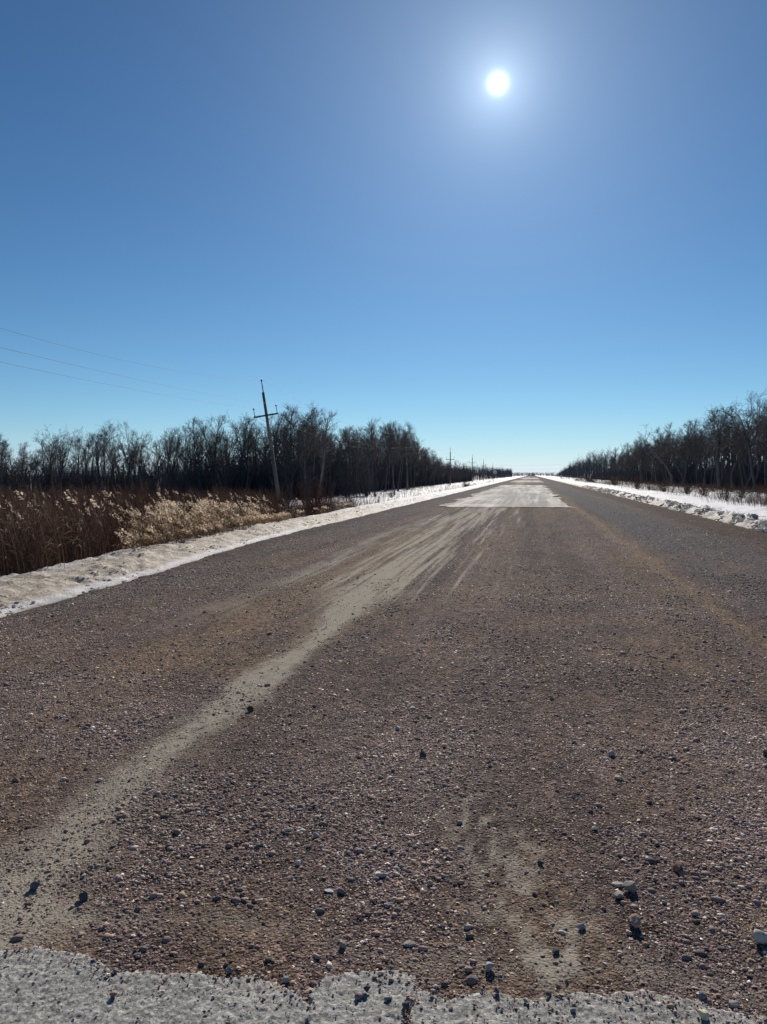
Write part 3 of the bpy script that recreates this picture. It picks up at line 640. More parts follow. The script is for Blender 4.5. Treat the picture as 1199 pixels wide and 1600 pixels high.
def make_tree(kind, seed, lod=0):
    """unit-ish tree, 10 m tall; returns trunk tubes and crown tubes"""
    rng = np.random.default_rng(seed); T = Tubes(); K = Tubes(); H = 10.0
    twig_r = .011 if lod == 0 else .018
    if kind == 'aspen':
        lean = np.array([rng.uniform(-.05, .05), rng.uniform(-.05, .05), 1])
        tr = branch(T, np.zeros(3), nrmv(lean), H * .93, rng.uniform(.10, .15), 9, .035, .04, rng, .12)
        nb = 26 if lod == 0 else 13; start = rng.uniform(.30, .48)
        for i in range(nb):
            t = start + (.98 - start) * (i + rng.random()) / nb
            p, r, d = pick(tr, t)
            L1 = (1.15 - t) * rng.uniform(1.9, 3.6) + .25
            b1 = branch(K, p, side(d, rng.uniform(.5, .95), rng), L1, r * .45 + .008, 4, .13, .14, rng, .3)
            for j in range(6 if lod == 0 else 4):
                t1 = rng.uniform(.25, 1.0); p1, r1, d1 = pick(b1, t1)
                b2 = branch(K, p1, side(d1, rng.uniform(.4, .8), rng), L1 * rng.uniform(.28, .5) + .15, max(r1 * .6, twig_r), 3, .16, .12, rng, .5)
                if lod == 0:
                    for q in range(4):
                        p2, r2, d2 = pick(b2, rng.uniform(.2, 1.0))
                        branch(K, p2, side(d2, rng.uniform(.35, .8), rng), rng.uniform(.25, .6), twig_r * .85, 2, .15, .12, rng, .5)
                elif lod == 1:
                    p2, r2, d2 = pick(b2, rng.uniform(.3, 1)); branch(K, p2, side(d2, .6, rng), rng.uniform(.35, .7), twig_r * .9, 1, .1, .1, rng, .5)
        for i in range(10 if lod == 0 else 4):          # dead low twigs
            p, r, d = pick(tr, rng.uniform(.12, start)); b1 = branch(K, p, side(d, 1.25, rng), rng.uniform(.4, 1.2), .013, 3, .2, -.05, rng, .4)
    elif kind == 'round':
        tr = branch(T, np.zeros(3), nrmv(np.array([rng.uniform(-.08, .08), rng.uniform(-.06, .06), 1])), H * .48, rng.uniform(.15, .2), 5, .05, .03, rng, .7)
        tip, tr_r, td = tr[-1]
        for i in range(5):
            a = i * 1.257 + rng.random(); sp_ = rng.uniform(.15, .62)
            d = nrmv(np.array([math.cos(a) * sp_, math.sin(a) * sp_, 1]))
            p0, r0, _ = pick(tr, rng.uniform(.72, 1))
            b0 = branch(K, p0, d, H * rng.uniform(.38, .5), tr_r * .6, 6, .10, .03, rng, .2)
            for j in range(9 if lod == 0 else 5):
                p1, r1, d1 = pick(b0, rng.uniform(.25, 1)); L1 = rng.uniform(.9, 1.9)
                b1 = branch(K, p1, side(d1, rng.uniform(.4, .9), rng), L1, r1 * .55 + .006, 4, .18, .09, rng, .35)
                for q in range(6 if lod == 0 else 3):
                    p2, r2, d2 = pick(b1, rng.uniform(.25, 1))
                    b2 = branch(K, p2, side(d2, rng.uniform(.4, .9), rng), rng.uniform(.4, .9), twig_r, 2, .2, .08, rng, .5)
                    if lod == 0:
                        for w in range(3):
                            p3, r3, d3 = pick(b2, rng.uniform(.2, 1)); branch(K, p3, side(d3, rng.uniform(.4, .9), rng), rng.uniform(.2, .45), twig_r * .8, 1, .1, .08, rng, .5)
    else:  # crooked oak
        tr = branch(T, np.zeros(3), nrmv(np.array([rng.uniform(-.2, .2), rng.uniform(-.1, .1), 1])), H * .58, rng.uniform(.14, .19), 7, .14, .05, rng, .6)
        tip, tr_r, td = tr[-1]
        for i in range(4):
            a = i * 1.6 + rng.random(); sp_ = rng.uniform(.3, 1.1)
            d = nrmv(np.array([math.cos(a) * sp_, math.sin(a) * sp_, .9]))
            p0, r0, _ = pick(tr, rng.uniform(.6, 1))
            b0 = branch(K, p0, d, H * rng.uniform(.28, .46), tr_r * .7, 7, .30, .07, rng, .25)
            for j in range(9 if lod == 0 else 5):
                p1, r1, d1 = pick(b0, rng.uniform(.3, 1)); L1 = rng.uniform(.7, 1.5)
                b1 = branch(K, p1, side(d1, rng.uniform(.6, 1.2), rng), L1, r1 * .5 + .007, 4, .38, .04, rng, .35)
                for q in range(5 if lod == 0 else 3):
                    p2, r2, d2 = pick(b1, rng.uniform(.3, 1))
                    b2 = branch(K, p2, side(d2, rng.uniform(.5, 1.1), rng), rng.uniform(.3, .7), twig_r, 3, .4, .02, rng, .5)
                    if lod == 0:
                        for w in range(3):
                            p3, r3, d3 = pick(b2, rng.uniform(.2, 1)); branch(K, p3, side(d3, rng.uniform(.5, 1.1), rng), rng.uniform(.15, .35), twig_r * .8, 1, .1, 0, rng, .5)
    return T, K
def make_bush(seed, n=14, H=1.6, spread=.5, r=.008, lean=(0, 0)):
    rng = np.random.default_rng(seed); K = Tubes()
    for i in range(n):
        a = rng.random() * 6.28; s_ = rng.random() * spread
        d = nrmv(np.array([math.cos(a) * s_ + lean[0], math.sin(a) * s_ + lean[1], 1])); L1 = H * rng.uniform(.55, 1.05)
        b0 = branch(K, np.array([math.cos(a) * .12 * s_, math.sin(a) * .12 * s_, -.1]), d, L1, r, 4, .10, .05, rng, .45)
        for j in range(5):
            p1, r1, d1 = pick(b0, rng.uniform(.3, 1)); b1 = branch(K, p1, side(d1, rng.uniform(.35, .7), rng), L1 * rng.uniform(.15, .35), r * .6, 2, .12, .1, rng, .5)
            if j < 2:
                p2, r2, d2 = pick(b1, rng.uniform(.3, 1)); branch(K, p2, side(d2, .5, rng), L1 * .12, r * .45, 1, .1, .1, rng, .5)
    return K

kinds = ['aspen'] * 8 + ['round'] * 4 + ['oak'] * 5
PROTO = []
for i, k in enumerate(kinds):
    T, K = make_tree(k, 1000 + i)
    tv, tf = T.geo(7); kv, kf = K.geo(3)
    tm = mesh_np('trunk', tv, [tf], M['pale_bark'] if (k == 'aspen' and i % 4 == 1) else M['bark'], smooth=True)
    km = mesh_np('crown', kv, [kf], M['twig'])
    PROTO.append((k, tm, km))
def put_tree(pi, x, y, h, rz, label, group, wide=1.0):
    k, tm, km = PROTO[pi]
    e = empty('bare_tree', (x, y, land_z(x, y) - .05), rz)
    s = h / 10.0
    e.scale = (s * wide, s * wide, s)
    link(bpy.data.objects.new('trunk', tm), e); link(bpy.data.objects.new('crown', km), e)
    return tag(e, label, 'tree', group)
LOD = []
for i in range(10):
    T, K = make_tree(['aspen', 'aspen', 'round', 'aspen', 'oak', 'aspen', 'round', 'oak', 'aspen', 'oak'][i], 2000 + i, 1)
    tv, tf = T.geo(4); kv, kf = K.geo(3); LOD.append((np.concatenate([tv, kv]), np.concatenate([tf, kf + len(tv)])))
FARLOD = []
for i in range(6):
    rng = np.random.default_rng(3000 + i); K = Tubes()
    tr = branch(K, np.zeros(3), np.array([0, 0, 1.]), 9.2, .13, 4, .04, .05, rng, .15)
    for j in range(16):
        p, r, d = pick(tr, .3 + .7 * (j + rng.random()) / 16); b1 = branch(K, p, side(d, rng.uniform(.4, .9), rng), rng.uniform(.8, 2.2), .035, 2, .15, .12, rng, .4)
        for q in range(3):
            p2, r2, d2 = pick(b1, rng.uniform(.3, 1)); branch(K, p2, side(d2, .6, rng), rng.uniform(.5, .9), .028, 1, .1, .1, rng, .5)
    FARLOD.append(K.geo(3))
def merged(name, protos, places, mat, label, cat, kind='stuff', group=None):
    """places: x, y, z, scale_xy, scale_z, rz, proto index"""
    VV, FF = [], []; off = 0
    for x, y, z, sx, sz, rz, k in places:
        v, f_ = protos[k]; c, s = math.cos(rz) * sx, math.sin(rz) * sx
        VV.append(np.stack([v[:, 0] * c - v[:, 1] * s + x, v[:, 0] * s + v[:, 1] * c + y, v[:, 2] * sz + z], -1)); FF.append(f_ + off); off += len(v)
    return tag(obj_np(name, np.concatenate(VV), [np.concatenate(FF)], mat), label, cat, group, kind)

# ------------------------------------------------------------------ the two woods
def top_l(u): return np.interp(u, [-400, 0, 60, 95, 125, 155, 182, 205, 238, 265, 330, 400, 440, 500, 518, 560, 612, 640, 655, 700, 760, 800, 815, 830],
                               [690, 684, 688, 668, 678, 662, 676, 668, 678, 664, 648, 641, 636, 643, 664, 668, 660, 672, 690, 718, 728, 733, 737, 741])
def top_r(u): return np.interp(u, [868, 890, 920, 950, 985, 1020, 1048, 1075, 1110, 1150, 1199, 1400], [741, 724, 709, 700, 688, 682, 666, 662, 648, 638, 624, 570])
# edge of the left wood in plan (near end first)
EL = [at(-700, 150), at(-250, 128), at(0, 112), at(150, 100), at(300, 88), at(400, 80), (-23.8, 74), (-23.6, 120), (-23.4, 200), (-23.4, 400), (-23.4, 900)]
ER = [(24, 12), (25.0, 40), (25.2, 70), (25, 120), (25, 200), (25, 400), (25, 1000)]
def along(E, s):
    E = np.array(E); seg = np.linalg.norm(np.diff(E, axis=0), axis=1); cum = np.concatenate([[0], np.cumsum(seg)])
    x = np.interp(s, cum, E[:, 0]); y = np.interp(s, cum, E[:, 1]); k = min(np.searchsorted(cum, s, side='right') - 1, len(seg) - 1)
    d = (E[k + 1] - E[k]) / seg[k]; return x, y, d
def h_for(u, d, topf, zg): return CAM_H - zg + (VH - topf(u)) / F * d
rngt = np.random.default_rng(99)
lab_l = 'bare grey leafless tree in the wood beyond the left verge'
lab_r = 'bare dark leafless tree in the wood beyond the right verge'
# prominent ones (u, depth or None, v of the top, proto, width, label)
special = [(4, 104, 676, 1, .9, 'thin bare tree at the left edge of the photo'),
           (95, 100, 662, 8, 1.05, 'round crowned bare tree, leftmost of the three separate crowns'),
           (155, 96, 657, 9, 1.15, 'broad rounded bare crown, biggest of the three separate crowns'),
           (205, 96, 665, 10, .85, 'small bare crown right of the broad rounded one'),
           (268, 92, 662, 11, 1.0, 'bare tree whose crown rises left of the tallest stand'),
           (335, 86, 645, 3, 1.1, 'tall bare tree left of the leaning pole, first of the tall stand'),
           (378, 84, 641, 8, 1.0, 'bare tree with dense twigs just left of the leaning pole'),
           (448, 79, 632, 4, 1.1, 'tallest bare tree right of the leaning utility pole'),
           (470, 82, 630, 9, 1.0, 'bushy topped bare tree at the peak of the left wood'),
           (498, 72, 641, 5, 1.0, 'bare tree with a pale slanting trunk at the end of the tall stand'),
           (602, 112, 661, 0, 1.0, 'bare tree left of the second utility pole'),
           (622, 118, 658, 2, 1.0, 'bushy bare tree right beside the second utility pole')]
used = 0
for u, d, vt, pi, wd, lab in special:
    x, y = at(u, d); zg = land_z(x, y); h = CAM_H - zg + (VH - vt) / F * d
    put_tree(pi, x, y, h, rngt.random() * 6.28, lab, None, wd); used += 1
for u, d, vt, pi, wd, lab, rz in [(1048, 128, 643, 12, 1.25, 'crooked bare oak standing above the middle of the right wood', 1.0),
                              (1124, 98, 628, 14, 1.4, 'gnarled bare tree with a curling crown above the right wood', 2.2),
                              (1180, 84, 599, 16, 1.15, 'tallest forked bare tree near the right edge of the photo', 0.4),
                              (940, 215, 702, 13, 1.0, 'first bare crown rising where the right wood gets taller', 3.0)]:
    x, y = at(u, d); zg = land_z(x, y); h = CAM_H - zg + (VH - vt) / F * d
    put_tree(pi, x, y, h, rz, lab, None, wd); used += 1
mass = []
SEC_L = [(95, 'left of the three separate rounded crowns'), (205, 'among the three separate rounded crowns'), (335, 'between separate crowns and the tall stand'), (425, 'in the tall stand left of the leaning pole'),
         (518, 'in the tall stand right of the leaning pole'), (637, 'between tall stand and second utility pole'), (9999, 'beyond the second utility pole')]
SEC_R = [(985, 'at the low far end of the wood'), (1048, 'left of the crooked oak'), (1124, 'between crooked oak and gnarled tree'), (1180, 'between gnarled and tallest forked trees'), (9999, 'at the right edge of the photo')]
def fill(E, s0, s1, side_sign, topf, indiv, label, group, kinds_i, step, rows, rowgap):
    global used
    cnt = 0
    for row in range(rows):
        s = s0 + rngt.random() * step
        while s < s1:
            x, y, d = along(E, s); nrm = np.array([-d[1], d[0]]) * side_sign
            dist = row * rowgap + rngt.uniform(-1, 1) * rowgap * .45 + .4
            x, y = x + nrm[0] * dist, y + nrm[1] * dist
            u, dep = proj_u(x, y); fr = max(dep, 30)
            s += step * rngt.uniform(.6, 1.5) * (1 + .25 * row) * (1 if dep < 220 else 1.8)
            if dep < 12: continue
            zg = -1.1 if side_sign > 0 else -.8
            zg = zg if side_sign > 0 else -.6
            hmax = h_for(u, dep, topf, zg) if -60 < u < 1260 else 10.5
            hh = min(max(hmax * (rngt.uniform(.84, 1.06) if rngt.random() < .6 else rngt.uniform(.55, .85)), 2.5), 13.5)
            if dep > 190: hh *= rngt.uniform(.72, 1.06)
            if row >= 2: hh *= .84
            if row < 2 and -25 < u < 1225 and cnt < indiv and dep < 240:
                sec = [t for lim, t in (SEC_L if side_sign > 0 else SEC_R) if u < lim][0]
                lb = '%s row bare tree of %s wood, %s' % ('front' if row == 0 else 'second', 'left' if side_sign > 0 else 'right', sec)
                put_tree(int(rngt.choice(kinds_i)), x, y, hh, rngt.random() * 6.28, lb, lb.replace('bare tree', 'bare trees'), rngt.uniform(.85, 1.2)); cnt += 1
            else:
                mass.append((x, y, zg, hh / 10 * rngt.uniform(.9, 1.2), hh / 10, rngt.random() * 6.28, dep, side_sign))
    return cnt
cl = fill(EL, 40, 1150, 1, top_l, 160, lab_l, 'bare trees of the wood left of the road', [0, 1, 2, 3, 4, 5, 6, 7, 8, 9, 10, 11], 1.9, 7, 3.2)
cr_ = fill(ER, 0, 980, -1, top_r, 118, lab_r, 'bare trees of the wood right of the road', [0, 2, 4, 6, 8, 10, 11, 12, 13, 14, 15, 16], 2.0, 6, 3.0)
print('individual trees', used + cl + cr_, 'mass', len(mass))
for sgn, nm in ((1, 'left'), (-1, 'right')):
    near = [(x, y, z, sx, sz, rz, int(R.integers(0, 10))) for x, y, z, sx, sz, rz, dep, sg in mass if sg == sgn and dep < 260]
    far = [(x, y, z, sx, sz, rz, int(R.integers(0, 6))) for x, y, z, sx, sz, rz, dep, sg in mass if sg == sgn and dep >= 260]
    merged('woodland', LOD, near, M['bark'], 'dense leafless trees deep in the wood on the %s side' % nm, 'woodland')
    merged('far_woodland', FARLOD, far, M['far'], 'far end of the leafless wood on the %s side, close to the horizon' % nm, 'woodland')
# undergrowth: saplings and brush that close the lower half of each wood
BR = [make_bush(4000 + i, 16, 3.2, .55, .018).geo(3) for i in range(6)]
for E, s0, s1, sg, n, nm in ((EL, 40, 420, 1, 3400, 'left'), (ER, 0, 330, -1, 1600, 'right')):
    pl = []
    for i in range(n):
        s = s0 + (s1 - s0) * rngt.random() ** 1.25 if sg < 0 else s0 + (s1 - s0) * rngt.random(); x, y, d = along(E, s); nrm = np.array([-d[1], d[0]]) * sg
        dist = 1.0 + 16 * rngt.random() ** 1.4; x, y = x + nrm[0] * dist, y + nrm[1] * dist
        uu, _d = proj_u(x, y)
        if sg > 0 and uu < 260 and rngt.random() < .48: continue
        k = rngt.uniform(.6, 1.5) * (1.1 if sg > 0 else 1); pl.append((x, y, -1.1 if sg > 0 else -.8, k * rngt.uniform(.8, 1.3), k, rngt.random() * 6.28, int(R.integers(0, 6))))
    merged('undergrowth', BR, pl, M['bark'], 'dark leafless undergrowth filling the foot of the %s hand wood' % nm, 'undergrowth')
# far tree line closing the horizon
far = []
for i in range(900):
    x = rngt.uniform(-420, 520); y = rngt.uniform(1350, 1500); far.append((x, y, -1.5, rngt.uniform(3.5, 5.5), rngt.uniform(.5, .85), rngt.random() * 6.28, int(R.integers(0, 6))))
merged('distant_forest', FARLOD, far, M['far'], 'low dark line of trees on the horizon beyond the road end', 'forest')

# ------------------------------------------------------------------ shrubs, reeds and dry stalks of the left ditch
SH = [make_bush(5000 + i, 13, 1.7, .5, .0075).geo(3) for i in range(8)]
def cap_h(u, d, zg, v0): return max(.25, CAM_H - zg - (v0 - VH) * d / F)
def v_shrub(u): return float(np.interp(u, [-300, 0, 150, 300, 400, 480, 520, 560], [752, 757, 756, 755, 762, 770, 796, 820]))
pl = []
k = 0
while len(pl) < 1800 and k < 40000:
    k += 1
    u = rngt.uniform(-260, 540); d = rngt.uniform(10.5, 98) if rngt.random() < .75 else rngt.uniform(10.5, 30)
    x, y = at(u, d)
    if x > toe_l(y) - 1.75: continue
    if u > 455 and (x > -9.0 or x < -17): continue
    if d > 68 and u > 430: continue
    g = fbm(np.array([x * .25]), np.array([y * .25]), 121, 3)[0]
    dens = .9
    if x > -10.2: dens = .22
    if 215 < u < 450 and -13.5 < x and y < 40: dens = .07
    if u > 380 and x > -13: dens *= .35
    if rngt.random() > dens * (.1 + 1.9 * sst(.3, .65, g)): continue
    s_ = rngt.uniform(.7, 1.35) * (1.0 if x < -9.5 else .8)
    zg = land_z(x, y); s_ = min(s_, cap_h(u, d, zg, v_shrub(u) + rngt.random() ** 1.6 * 34) / 1.55)
    pl.append((x, y, zg, s_ * .6 + .4, s_, rngt.random() * 6.28, int(R.integers(0, 8))))
for _ in range(95):
    u = rngt.uniform(395, 545); d = rngt.uniform(19, 38); x, y = at(u, d)
    if x > toe_l(y) - 1.6 or x < -15: continue
    zg = land_z(x, y); s_ = rngt.uniform(.45, .95); s_ = min(s_, cap_h(u, d, zg, 776) / 1.6)
    pl.append((x, y, zg, s_ * .9, s_, rngt.random() * 6.28, int(R.integers(0, 8))))
merged('red_shrub_thicket', SH, pl, M['red_twig'], 'reddish brown leafless shrub thicket filling the left ditch', 'shrubs')
pl2 = [(x + rngt.uniform(-1, 1), y + rngt.uniform(-1, 1), z, sx, sz * rngt.uniform(.8, 1.1), rz, kk) for x, y, z, sx, sz, rz, kk in pl[::2]]
merged('brown_brush', SH, pl2, M['brown_twig'], 'dull brown twiggy brush mixed among the red shrubs', 'shrubs')

def reed_bundle(places, rng):
    """stems with leaves, and the fluffy seed plumes apart"""
    S = Tubes(); Pv, Pf = [], []; Lv, Lf = [], []
    for x, y, z, h, plume in places:
        lx = -rng.uniform(.10, .60) * h * .55; ly = rng.uniform(-.25, .12) * h
        p0 = np.array([x, y, z - .05]); p1 = p0 + np.array([lx * .15, ly * .15, h * .38]); p2 = p0 + np.array([lx * .5, ly * .5, h * .75]); p3 = p0 + np.array([lx, ly, h])
        S.seg(p0, p1, .0045, .004); S.seg(p1, p2, .004, .0032); S.seg(p2, p3, .0032, .002)
        for k in range(3):
            t = rng.uniform(.25, .8); q = p0 + (p3 - p0) * t; a = rng.random() * 6.28; ll = rng.uniform(.2, .45)
            tip = q + np.array([math.cos(a) * ll * .8 - .1, math.sin(a) * ll * .8, rng.uniform(-.15, .25) * ll]); w = np.array([-math.sin(a), math.cos(a), .3]) * .008
            m_ = (q + tip) / 2 + np.array([0, 0, .06]); b0 = len(Lv); Lv.extend([q, m_ + w, tip, m_ - w]); Lf.append((b0, b0 + 1, b0 + 2, b0 + 3))
        if plume:
            L_ = rng.uniform(.15, .27); ax = nrmv(p3 - p2 + np.array([-.10, 0, -.03]))
            for k in range(16):
                t = (k + rng.random()) / 16; q = p3 + ax * (t - .3) * L_ + rng.standard_normal(3) * .012; ll = (.075 - .045 * abs(t - .35)) * rng.uniform(.7, 1.2)
                dr = nrmv(ax * .8 + rng.standard_normal(3) * .55 + np.array([-.25, 0, -.15])); w = nrmv(np.cross(dr, rng.standard_normal(3))) * ll * .28
                b0 = len(Pv); Pv.extend([q, q + dr * ll * .5 + w, q + dr * ll, q + dr * ll * .5 - w]); Pf.append((b0, b0 + 1, b0 + 2, b0 + 3))
    sv, sf = S.geo(3); sv = np.concatenate([sv, np.array(Lv)]); sf = np.concatenate([sf, np.array(Lf) + len(sv) - len(Lv)])
    return sv, sf, np.array(Pv), np.array(Pf)
rr = np.random.default_rng(77); gold, brown = [], []
while len(gold) < 3800:
    y = rr.uniform(12, 36); x = rr.uniform(-14.5, -6.8); u, d = proj_u(x, y)
    if x > toe_l(y) - 1.05: continue
    g = fbm(np.array([x * .5]), np.array([y * .3]), 131, 3)[0]
    w_ = sst(150, 300, u) * (1 - sst(395, 465, u))
    if rr.random() > (.04 * (u < 440) + .96 * w_) * g * 1.6: continue
    zg = land_z(x, y); hh = min(rr.uniform(.7, 2.0) * (1.0 if x < -9 else .75), cap_h(u, d, zg, np.interp(u, [0, 250, 350, 480], [800, 786, 782, 792]) + rr.random() * 70))
    gold.append((x, y, zg, hh, rr.random() < .48))
while len(brown) < 2600:
    u = rr.uniform(-200, 560); d = rr.uniform(11, 60); x, y = at(u, d)
    if x > toe_l(y) - 1.1 or x < -26: continue
    zg = land_z(x, y); hh = min(rr.uniform(1.0, 2.1), cap_h(u, d, zg, v_shrub(u) + 12 + rr.random() * 40))
    brown.append((x, y, zg, hh, rr.random() < .22))
sv, sf, pv, pf = reed_bundle(gold, rr)
tag(obj_np('golden_reeds', sv, [sf], M['reed']), 'golden dry reeds leaning left along the left ditch', 'reeds', kind='stuff')
tag(obj_np('reed_plumes', pv, [pf], M['plume']), 'fluffy pale seed plumes on the golden reeds', 'reed plumes', kind='stuff')
sv, sf, pv, pf = reed_bundle(brown, rr)
tag(obj_np('brown_reeds', sv, [sf], M['straw']), 'brown dry reed stems among the shrubs of the left ditch', 'reeds', kind='stuff')
tag(obj_np('brown_reed_plumes', pv, [pf], M['plume']), 'scattered pale plumes standing above the dark shrubs', 'reed plumes', kind='stuff')

# sparse stalks poking through the snow, both sides
ST = []
for i in range(8):
    rng = np.random.default_rng(6000 + i); K = Tubes()
    for j in range(10):
        p = np.array([rng.uniform(-.5, .5), rng.uniform(-.5, .5), -.05]); d = nrmv(np.array([rng.uniform(-.45, .15), rng.uniform(-.2, .2), 1])); L_ = rng.uniform(.2, .75)
        b0 = branch(K, p, d, L_, .0045, 2, .1, 0, rng, .6)
        for q in range(2): p1, r1, d1 = pick(b0, rng.uniform(.4, 1)); branch(K, p1, side(d1, .6, rng), L_ * .25, .003, 1, .1, 0, rng, .5)
    ST.append(K.geo(3))
pl = []
while len(pl) < 2500:
    if rngt.random() < .56:
        x = rngt.uniform(-23, -7.6); y = rngt.uniform(18, 170) if rngt.random() < .7 else rngt.uniform(18, 60)
        if x > -9 and rngt.random() < .6: continue
        if y > 42 and rngt.random() < .72: continue
    else:
        x = rngt.uniform(8.6, 24); y = rngt.uniform(20, 160)
        if y > 50 and rngt.random() < .6: continue
    if fbm(np.array([x * .2]), np.array([y * .12]), 141, 3)[0] < rngt.uniform(.2, .6): continue
    s_ = rngt.uniform(.6, 1.3) * (1 + max(0, y - 60) * .003)
    pl.append((x, y, land_z(x, y), s_, s_, rngt.random() * 6.28, int(R.integers(0, 8))))
merged('dry_stalks', ST, pl, M['brown_twig'], 'thin dry weed stalks poking through the snow on the verges', 'weeds')
# brown brush bands on the right field
pl = []
while len(pl) < 250:
    if rngt.random() < .45: x = rngt.uniform(11.5, 20); y = rngt.uniform(85, 330)
    else:
        x = rngt.uniform(11.5, 24.5); y = rngt.uniform(34, 110)
        if rngt.random() < .55: continue
    if fbm(np.array([x * .18]), np.array([y * .07]), 151, 3)[0] < rngt.uniform(.35, .62): continue
    s_ = rngt.uniform(.25, .62); pl.append((x, y, land_z(x, y), s_ * 1.8, s_, rngt.random() * 6.28, int(R.integers(0, 8))))
merged('verge_brush', SH, pl, M['brown_twig'], 'low russet brush in the snowy field right of the road', 'shrubs')

# bushes one can point at
def bush(u, v, zg, h, wd, seed, mat, lab, grp=None, n=26):
    d = (CAM_H - zg) * F / (v - VH); x, y = at(u, d)
    kv, kf = make_bush(seed, n, 1.0, .55, .009).geo(3)
    kv[:, 2] *= h; kv[:, :2] *= wd
    o = obj_np('bush', kv, [kf], mat); o.location = (x, y, land_z(x, y)); tag(o, lab, 'bush', grp)
for a in [(548, 806, -.95, 1.35, 1.6, 1, M['brown_twig'], 'dark bush standing alone in the snow left of the road'),
          (512, 822, -.75, 1.5, 1.4, 2, M['red_twig'], 'reddish bush at the right end of the ditch thicket'),
          (486, 836, -.70, 1.6, 1.3, 3, M['red_twig'], 'tall reddish bush near the foot of the golden reeds'),
          (440, 842, -.9, 1.8, 1.2, 4, M['brown_twig'], 'thin upright bush in front of the leaning utility pole'),
          (612, 776, -1.0, .9, 1.3, 5, M['brown_twig'], 'small dark bush beside the second utility pole'),
          (728, 762, -1.0, 1.7, 3.2, 6, M['brown_twig'], 'brown bush on the verge between the third and fourth pole'),
          (996, 774, -.35, 1.3, 1.6, 7, M['red_twig'], 'dense dark russet bush on the right verge'),
          (1038, 781, -.45, 1.2, 1.3, 8, M['brown_twig'], 'low brown bush right of the russet one'),
          (1136, 797, -.25, 1.1, .7, 9, M['brown_twig'], 'lone thin twiggy sapling in the snow at right'),
          (1073, 777, -.5, 1.0, 1.5, 10, M['brown_twig'], 'dark bush in the middle of the right snow field'),
          (1190, 776, -.8, 1.3, 2.6, 11, M['red_twig'], 'reddish bush at the foot of the wood by the right edge'),
          (1100, 783, -.45, .9, 1.4, 12, M['red_twig'], 'small reddish bush halfway across the right snow field'),
          (1160, 785, -.5, .8, 1.6, 13, M['brown_twig'], 'low spreading brown bush right of the lone sapling'),
          (960, 762, -.45, 1.6, 3.6, 14, M['straw'], 'tawny bush clump where the right snow field begins'),
          (925, 757, -.45, 1.8, 4.5, 15, M['brown_twig'], 'farthest brown bush clump on the right verge')]:
    bush(*a, n=34)

# ------------------------------------------------------------------ utility poles and wires
def cyl(T, a, b, ra, rb): T.seg(np.array(a, float), np.array(b, float), ra, rb)
def capped(name, segs, n, mat, parent, smooth=True):
    T = Tubes()
    for a, b, ra, rb in segs: cyl(T, a, b, ra, rb)
    V, f4 = T.geo(n); N = len(T.a); caps = []
    for i in range(N): caps.append([i * 2 * n + k for k in range(n)][::-1]); caps.append([i * 2 * n + n + k for k in range(n)])
    o = obj_np(name, V, [f4, np.array(caps)], mat, parent, smooth=False); return o
def box(name, c, s, mat, parent):
    x, y, z = c; a, b_, h = [q / 2 for q in s]
    V = np.array([(x + i * a, y + j * b_, z + k * h) for i in (-1, 1) for j in (-1, 1) for k in (-1, 1)], float)
    f4 = np.array([(0, 1, 3, 2), (4, 6, 7, 5), (0, 4, 5, 1), (2, 3, 7, 6), (0, 2, 6, 4), (1, 5, 7, 3)])
    o = obj_np(name, V, [f4], mat, parent)
    bv = o.modifiers.new('bevel', 'BEVEL'); bv.width = .008; bv.segments = 2
    return o
POLE_H = 9.6
def pole(x, y, lean_x, lean_y, label, H=POLE_H, yawz=0.0, grp=None):
    z = land_z(x, y)
    e = empty('utility_pole', (x, y, z - .1), 0); e.rotation_euler = (lean_y, lean_x, yawz)
    capped('pole', [((0, 0, -.3), (0, 0, H * .5), .165, .14), ((0, 0, H * .5), (0, 0, H), .14, .11)], 14, M['pole_wood'], e)
    az = H - 1.95
    arm = box('crossarm', (0, -.14, az), (2.15, .11, .13), M['dark_wood'], e)
    capped('top_pin', [((.0, .05, H - .35), (-.0, .05, H + .95), .05, .04)], 8, M['steel'], e)
    ins = capped('insulator', [((0, .05, H + .95), (0, .05, H + 1.02), .075, .09), ((0, .05, H + 1.02), (0, .05, H + 1.12), .06, .045)], 10, M['glass'], e)
    for sx in (-1, 1):
        capped('arm_pin', [((sx * 1.0, -.14, az + .06), (sx * 1.0, -.14, az + .60), .032, .026)], 8, M['steel'], e)
        capped('insulator', [((sx * 1.0, -.14, az + .60), (sx * 1.0, -.14, az + .67), .065, .08), ((sx * 1.0, -.14, az + .67), (sx * 1.0, -.14, az + .76), .055, .04)], 10, M['glass'], e)
        capped('brace', [((sx * .62, -.2, az - .05), (0, -.16, az - .62), .014, .014)], 6, M['steel'], e)
    tag(e, label, 'utility pole', grp)
    bpy.context.view_layer.update()
    mw = e.matrix_world
    return [mw @ Vector((0, .05, H + 1.12)), mw @ Vector((-1.0, -.14, az + .76)), mw @ Vector((1.0, -.14, az + .76))]
PX = -20.6
def y_at(u, x=PX):
    # road-coordinates y where the line x meets the photo column u
    a = math.atan((u - 599.5) / F) - YAW
    return x / math.tan(a)
anchors = []
anchors.append(pole(PX - .8, -2, 0, 0, 'weathered wooden utility pole behind the photographer on the left'))
anchors.append(pole(PX - .2, y_at(438, PX - .2), math.radians(-8.2), math.radians(1), 'leaning wooden utility pole rising from the reeds, nearest one', H=POLE_H + .1))
anchors.append(pole(PX, y_at(637), math.radians(-2.2), 0, 'weathered utility pole standing in snow at the edge of the wood, second nearest', H=8.6))
anchors.append(pole(PX, y_at(704), math.radians(-.5), 0, 'third utility pole, rising against the sky over low trees', H=8.7))
anchors.append(pole(PX, y_at(738), 0, 0, 'fourth utility pole, slim with its arm barely visible', H=8.9))
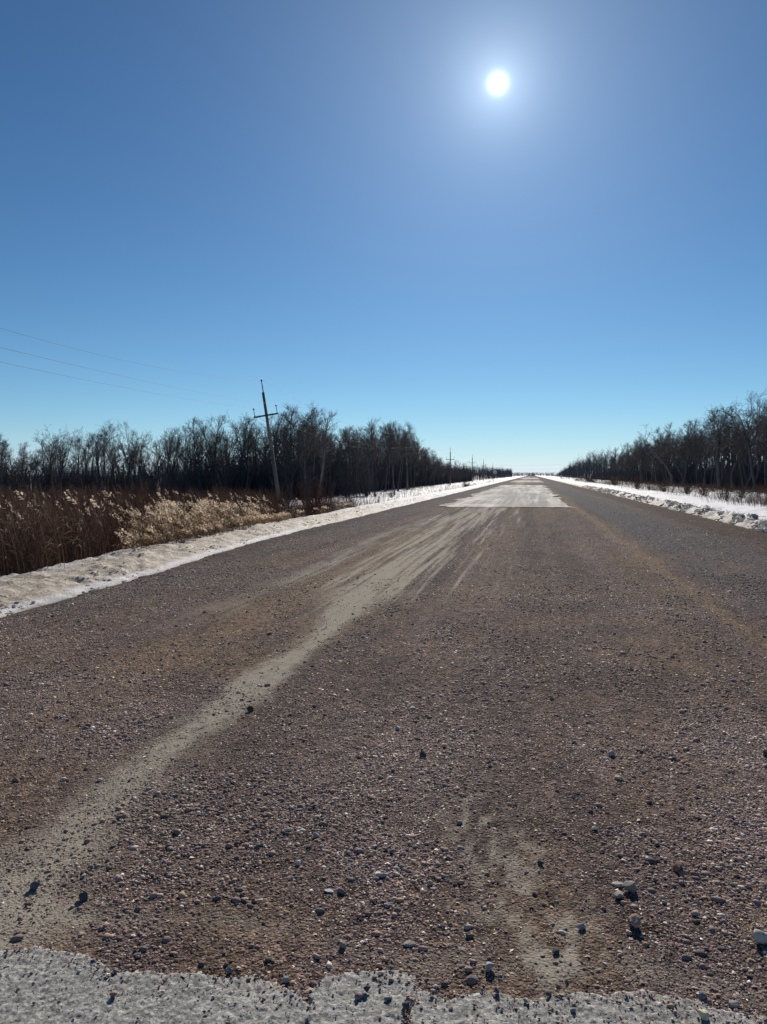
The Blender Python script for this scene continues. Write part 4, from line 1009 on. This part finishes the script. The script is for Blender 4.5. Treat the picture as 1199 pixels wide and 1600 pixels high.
anchors.append(pole(PX, y_at(755.5), 0, 0, 'fifth utility pole, small with a wide crossarm above the far trees', H=8.6))
anchors.append(pole(PX, y_at(770), 0, 0, 'sixth and farthest utility pole, tiny behind the round sign', H=8.0))
for k, lab in enumerate(['thin dark overhead wire carried on the pole tops, uppermost of the three', 'thin dark overhead wire on the left ends of the crossarms', 'thin dark overhead wire on the right ends of the crossarms']):
    T = Tubes()
    for i in range(len(anchors) - 1):
        a, b_ = np.array(anchors[i][k]), np.array(anchors[i + 1][k]); sag = [1.9, 1.5, 1.6, 1.6, 1.2, 1.2][i]
        if i == 0 and k: sag = .75
        prev = a
        for j in range(1, 25):
            t = j / 24; p = a * (1 - t) + b_ * t; p[2] -= 4 * sag * t * (1 - t); T.seg(prev, p, .0055, .0055); prev = p
    V, f4 = T.geo(4); tag(obj_np('overhead_wire', V, [f4], M['wire']), lab, 'wire', 'wires strung between the utility poles')
# wires crossing far down the road
for k, (zz, lab) in enumerate([(14.5, 'faint upper wire crossing the road far away near the horizon'), (9.3, 'faint lower wire crossing the road far away just above the horizon')]):
    T = Tubes(); prev = None
    for j in range(41):
        t = j / 40; p = np.array([-60 + 190 * t, 960 + 20 * t, zz - 4 * 1.5 * ((t * 2) % 1) * (1 - (t * 2) % 1)])
        if prev is not None: T.seg(prev, p, .03, .03)
        prev = p
    V, f4 = T.geo(4); tag(obj_np('crossing_wire', V, [f4], M['wire']), lab, 'wire', 'wires crossing the road near the horizon')

# ------------------------------------------------------------------ round road sign
sx_, sy_ = at(773.5, 205)
e = empty('round_sign', (sx_, sy_, land_z(sx_, sy_) - .1))
capped('post', [((-.35, 0, 0), (-.35, 0, 3.3), .05, .05)], 8, M['pole_wood'], e)
n = 28; an = np.arange(n) * 2 * math.pi / n
def disc(name, r, y0, y1, zc, mat, parent):
    V = np.concatenate([np.stack([np.cos(an) * r - .0, np.full(n, yv), np.sin(an) * r + zc], -1) for yv in (y0, y1)])
    q = np.array([(i, (i + 1) % n, (i + 1) % n + n, i + n) for i in range(n)])
    return obj_np(name, V, [q, np.arange(n)[None, :], (np.arange(n)[::-1] + n)[None, :]], mat, parent)
disc('panel', .52, -.08, -.06, 2.95, M['sign_white'], e)
box('arrow_mark', (0, -.09, 3.05), (.16, .01, .5), M['sign_black'], e)
tag(e, 'pale round road sign on a thin post before the far wood', 'road sign')

print('done building')
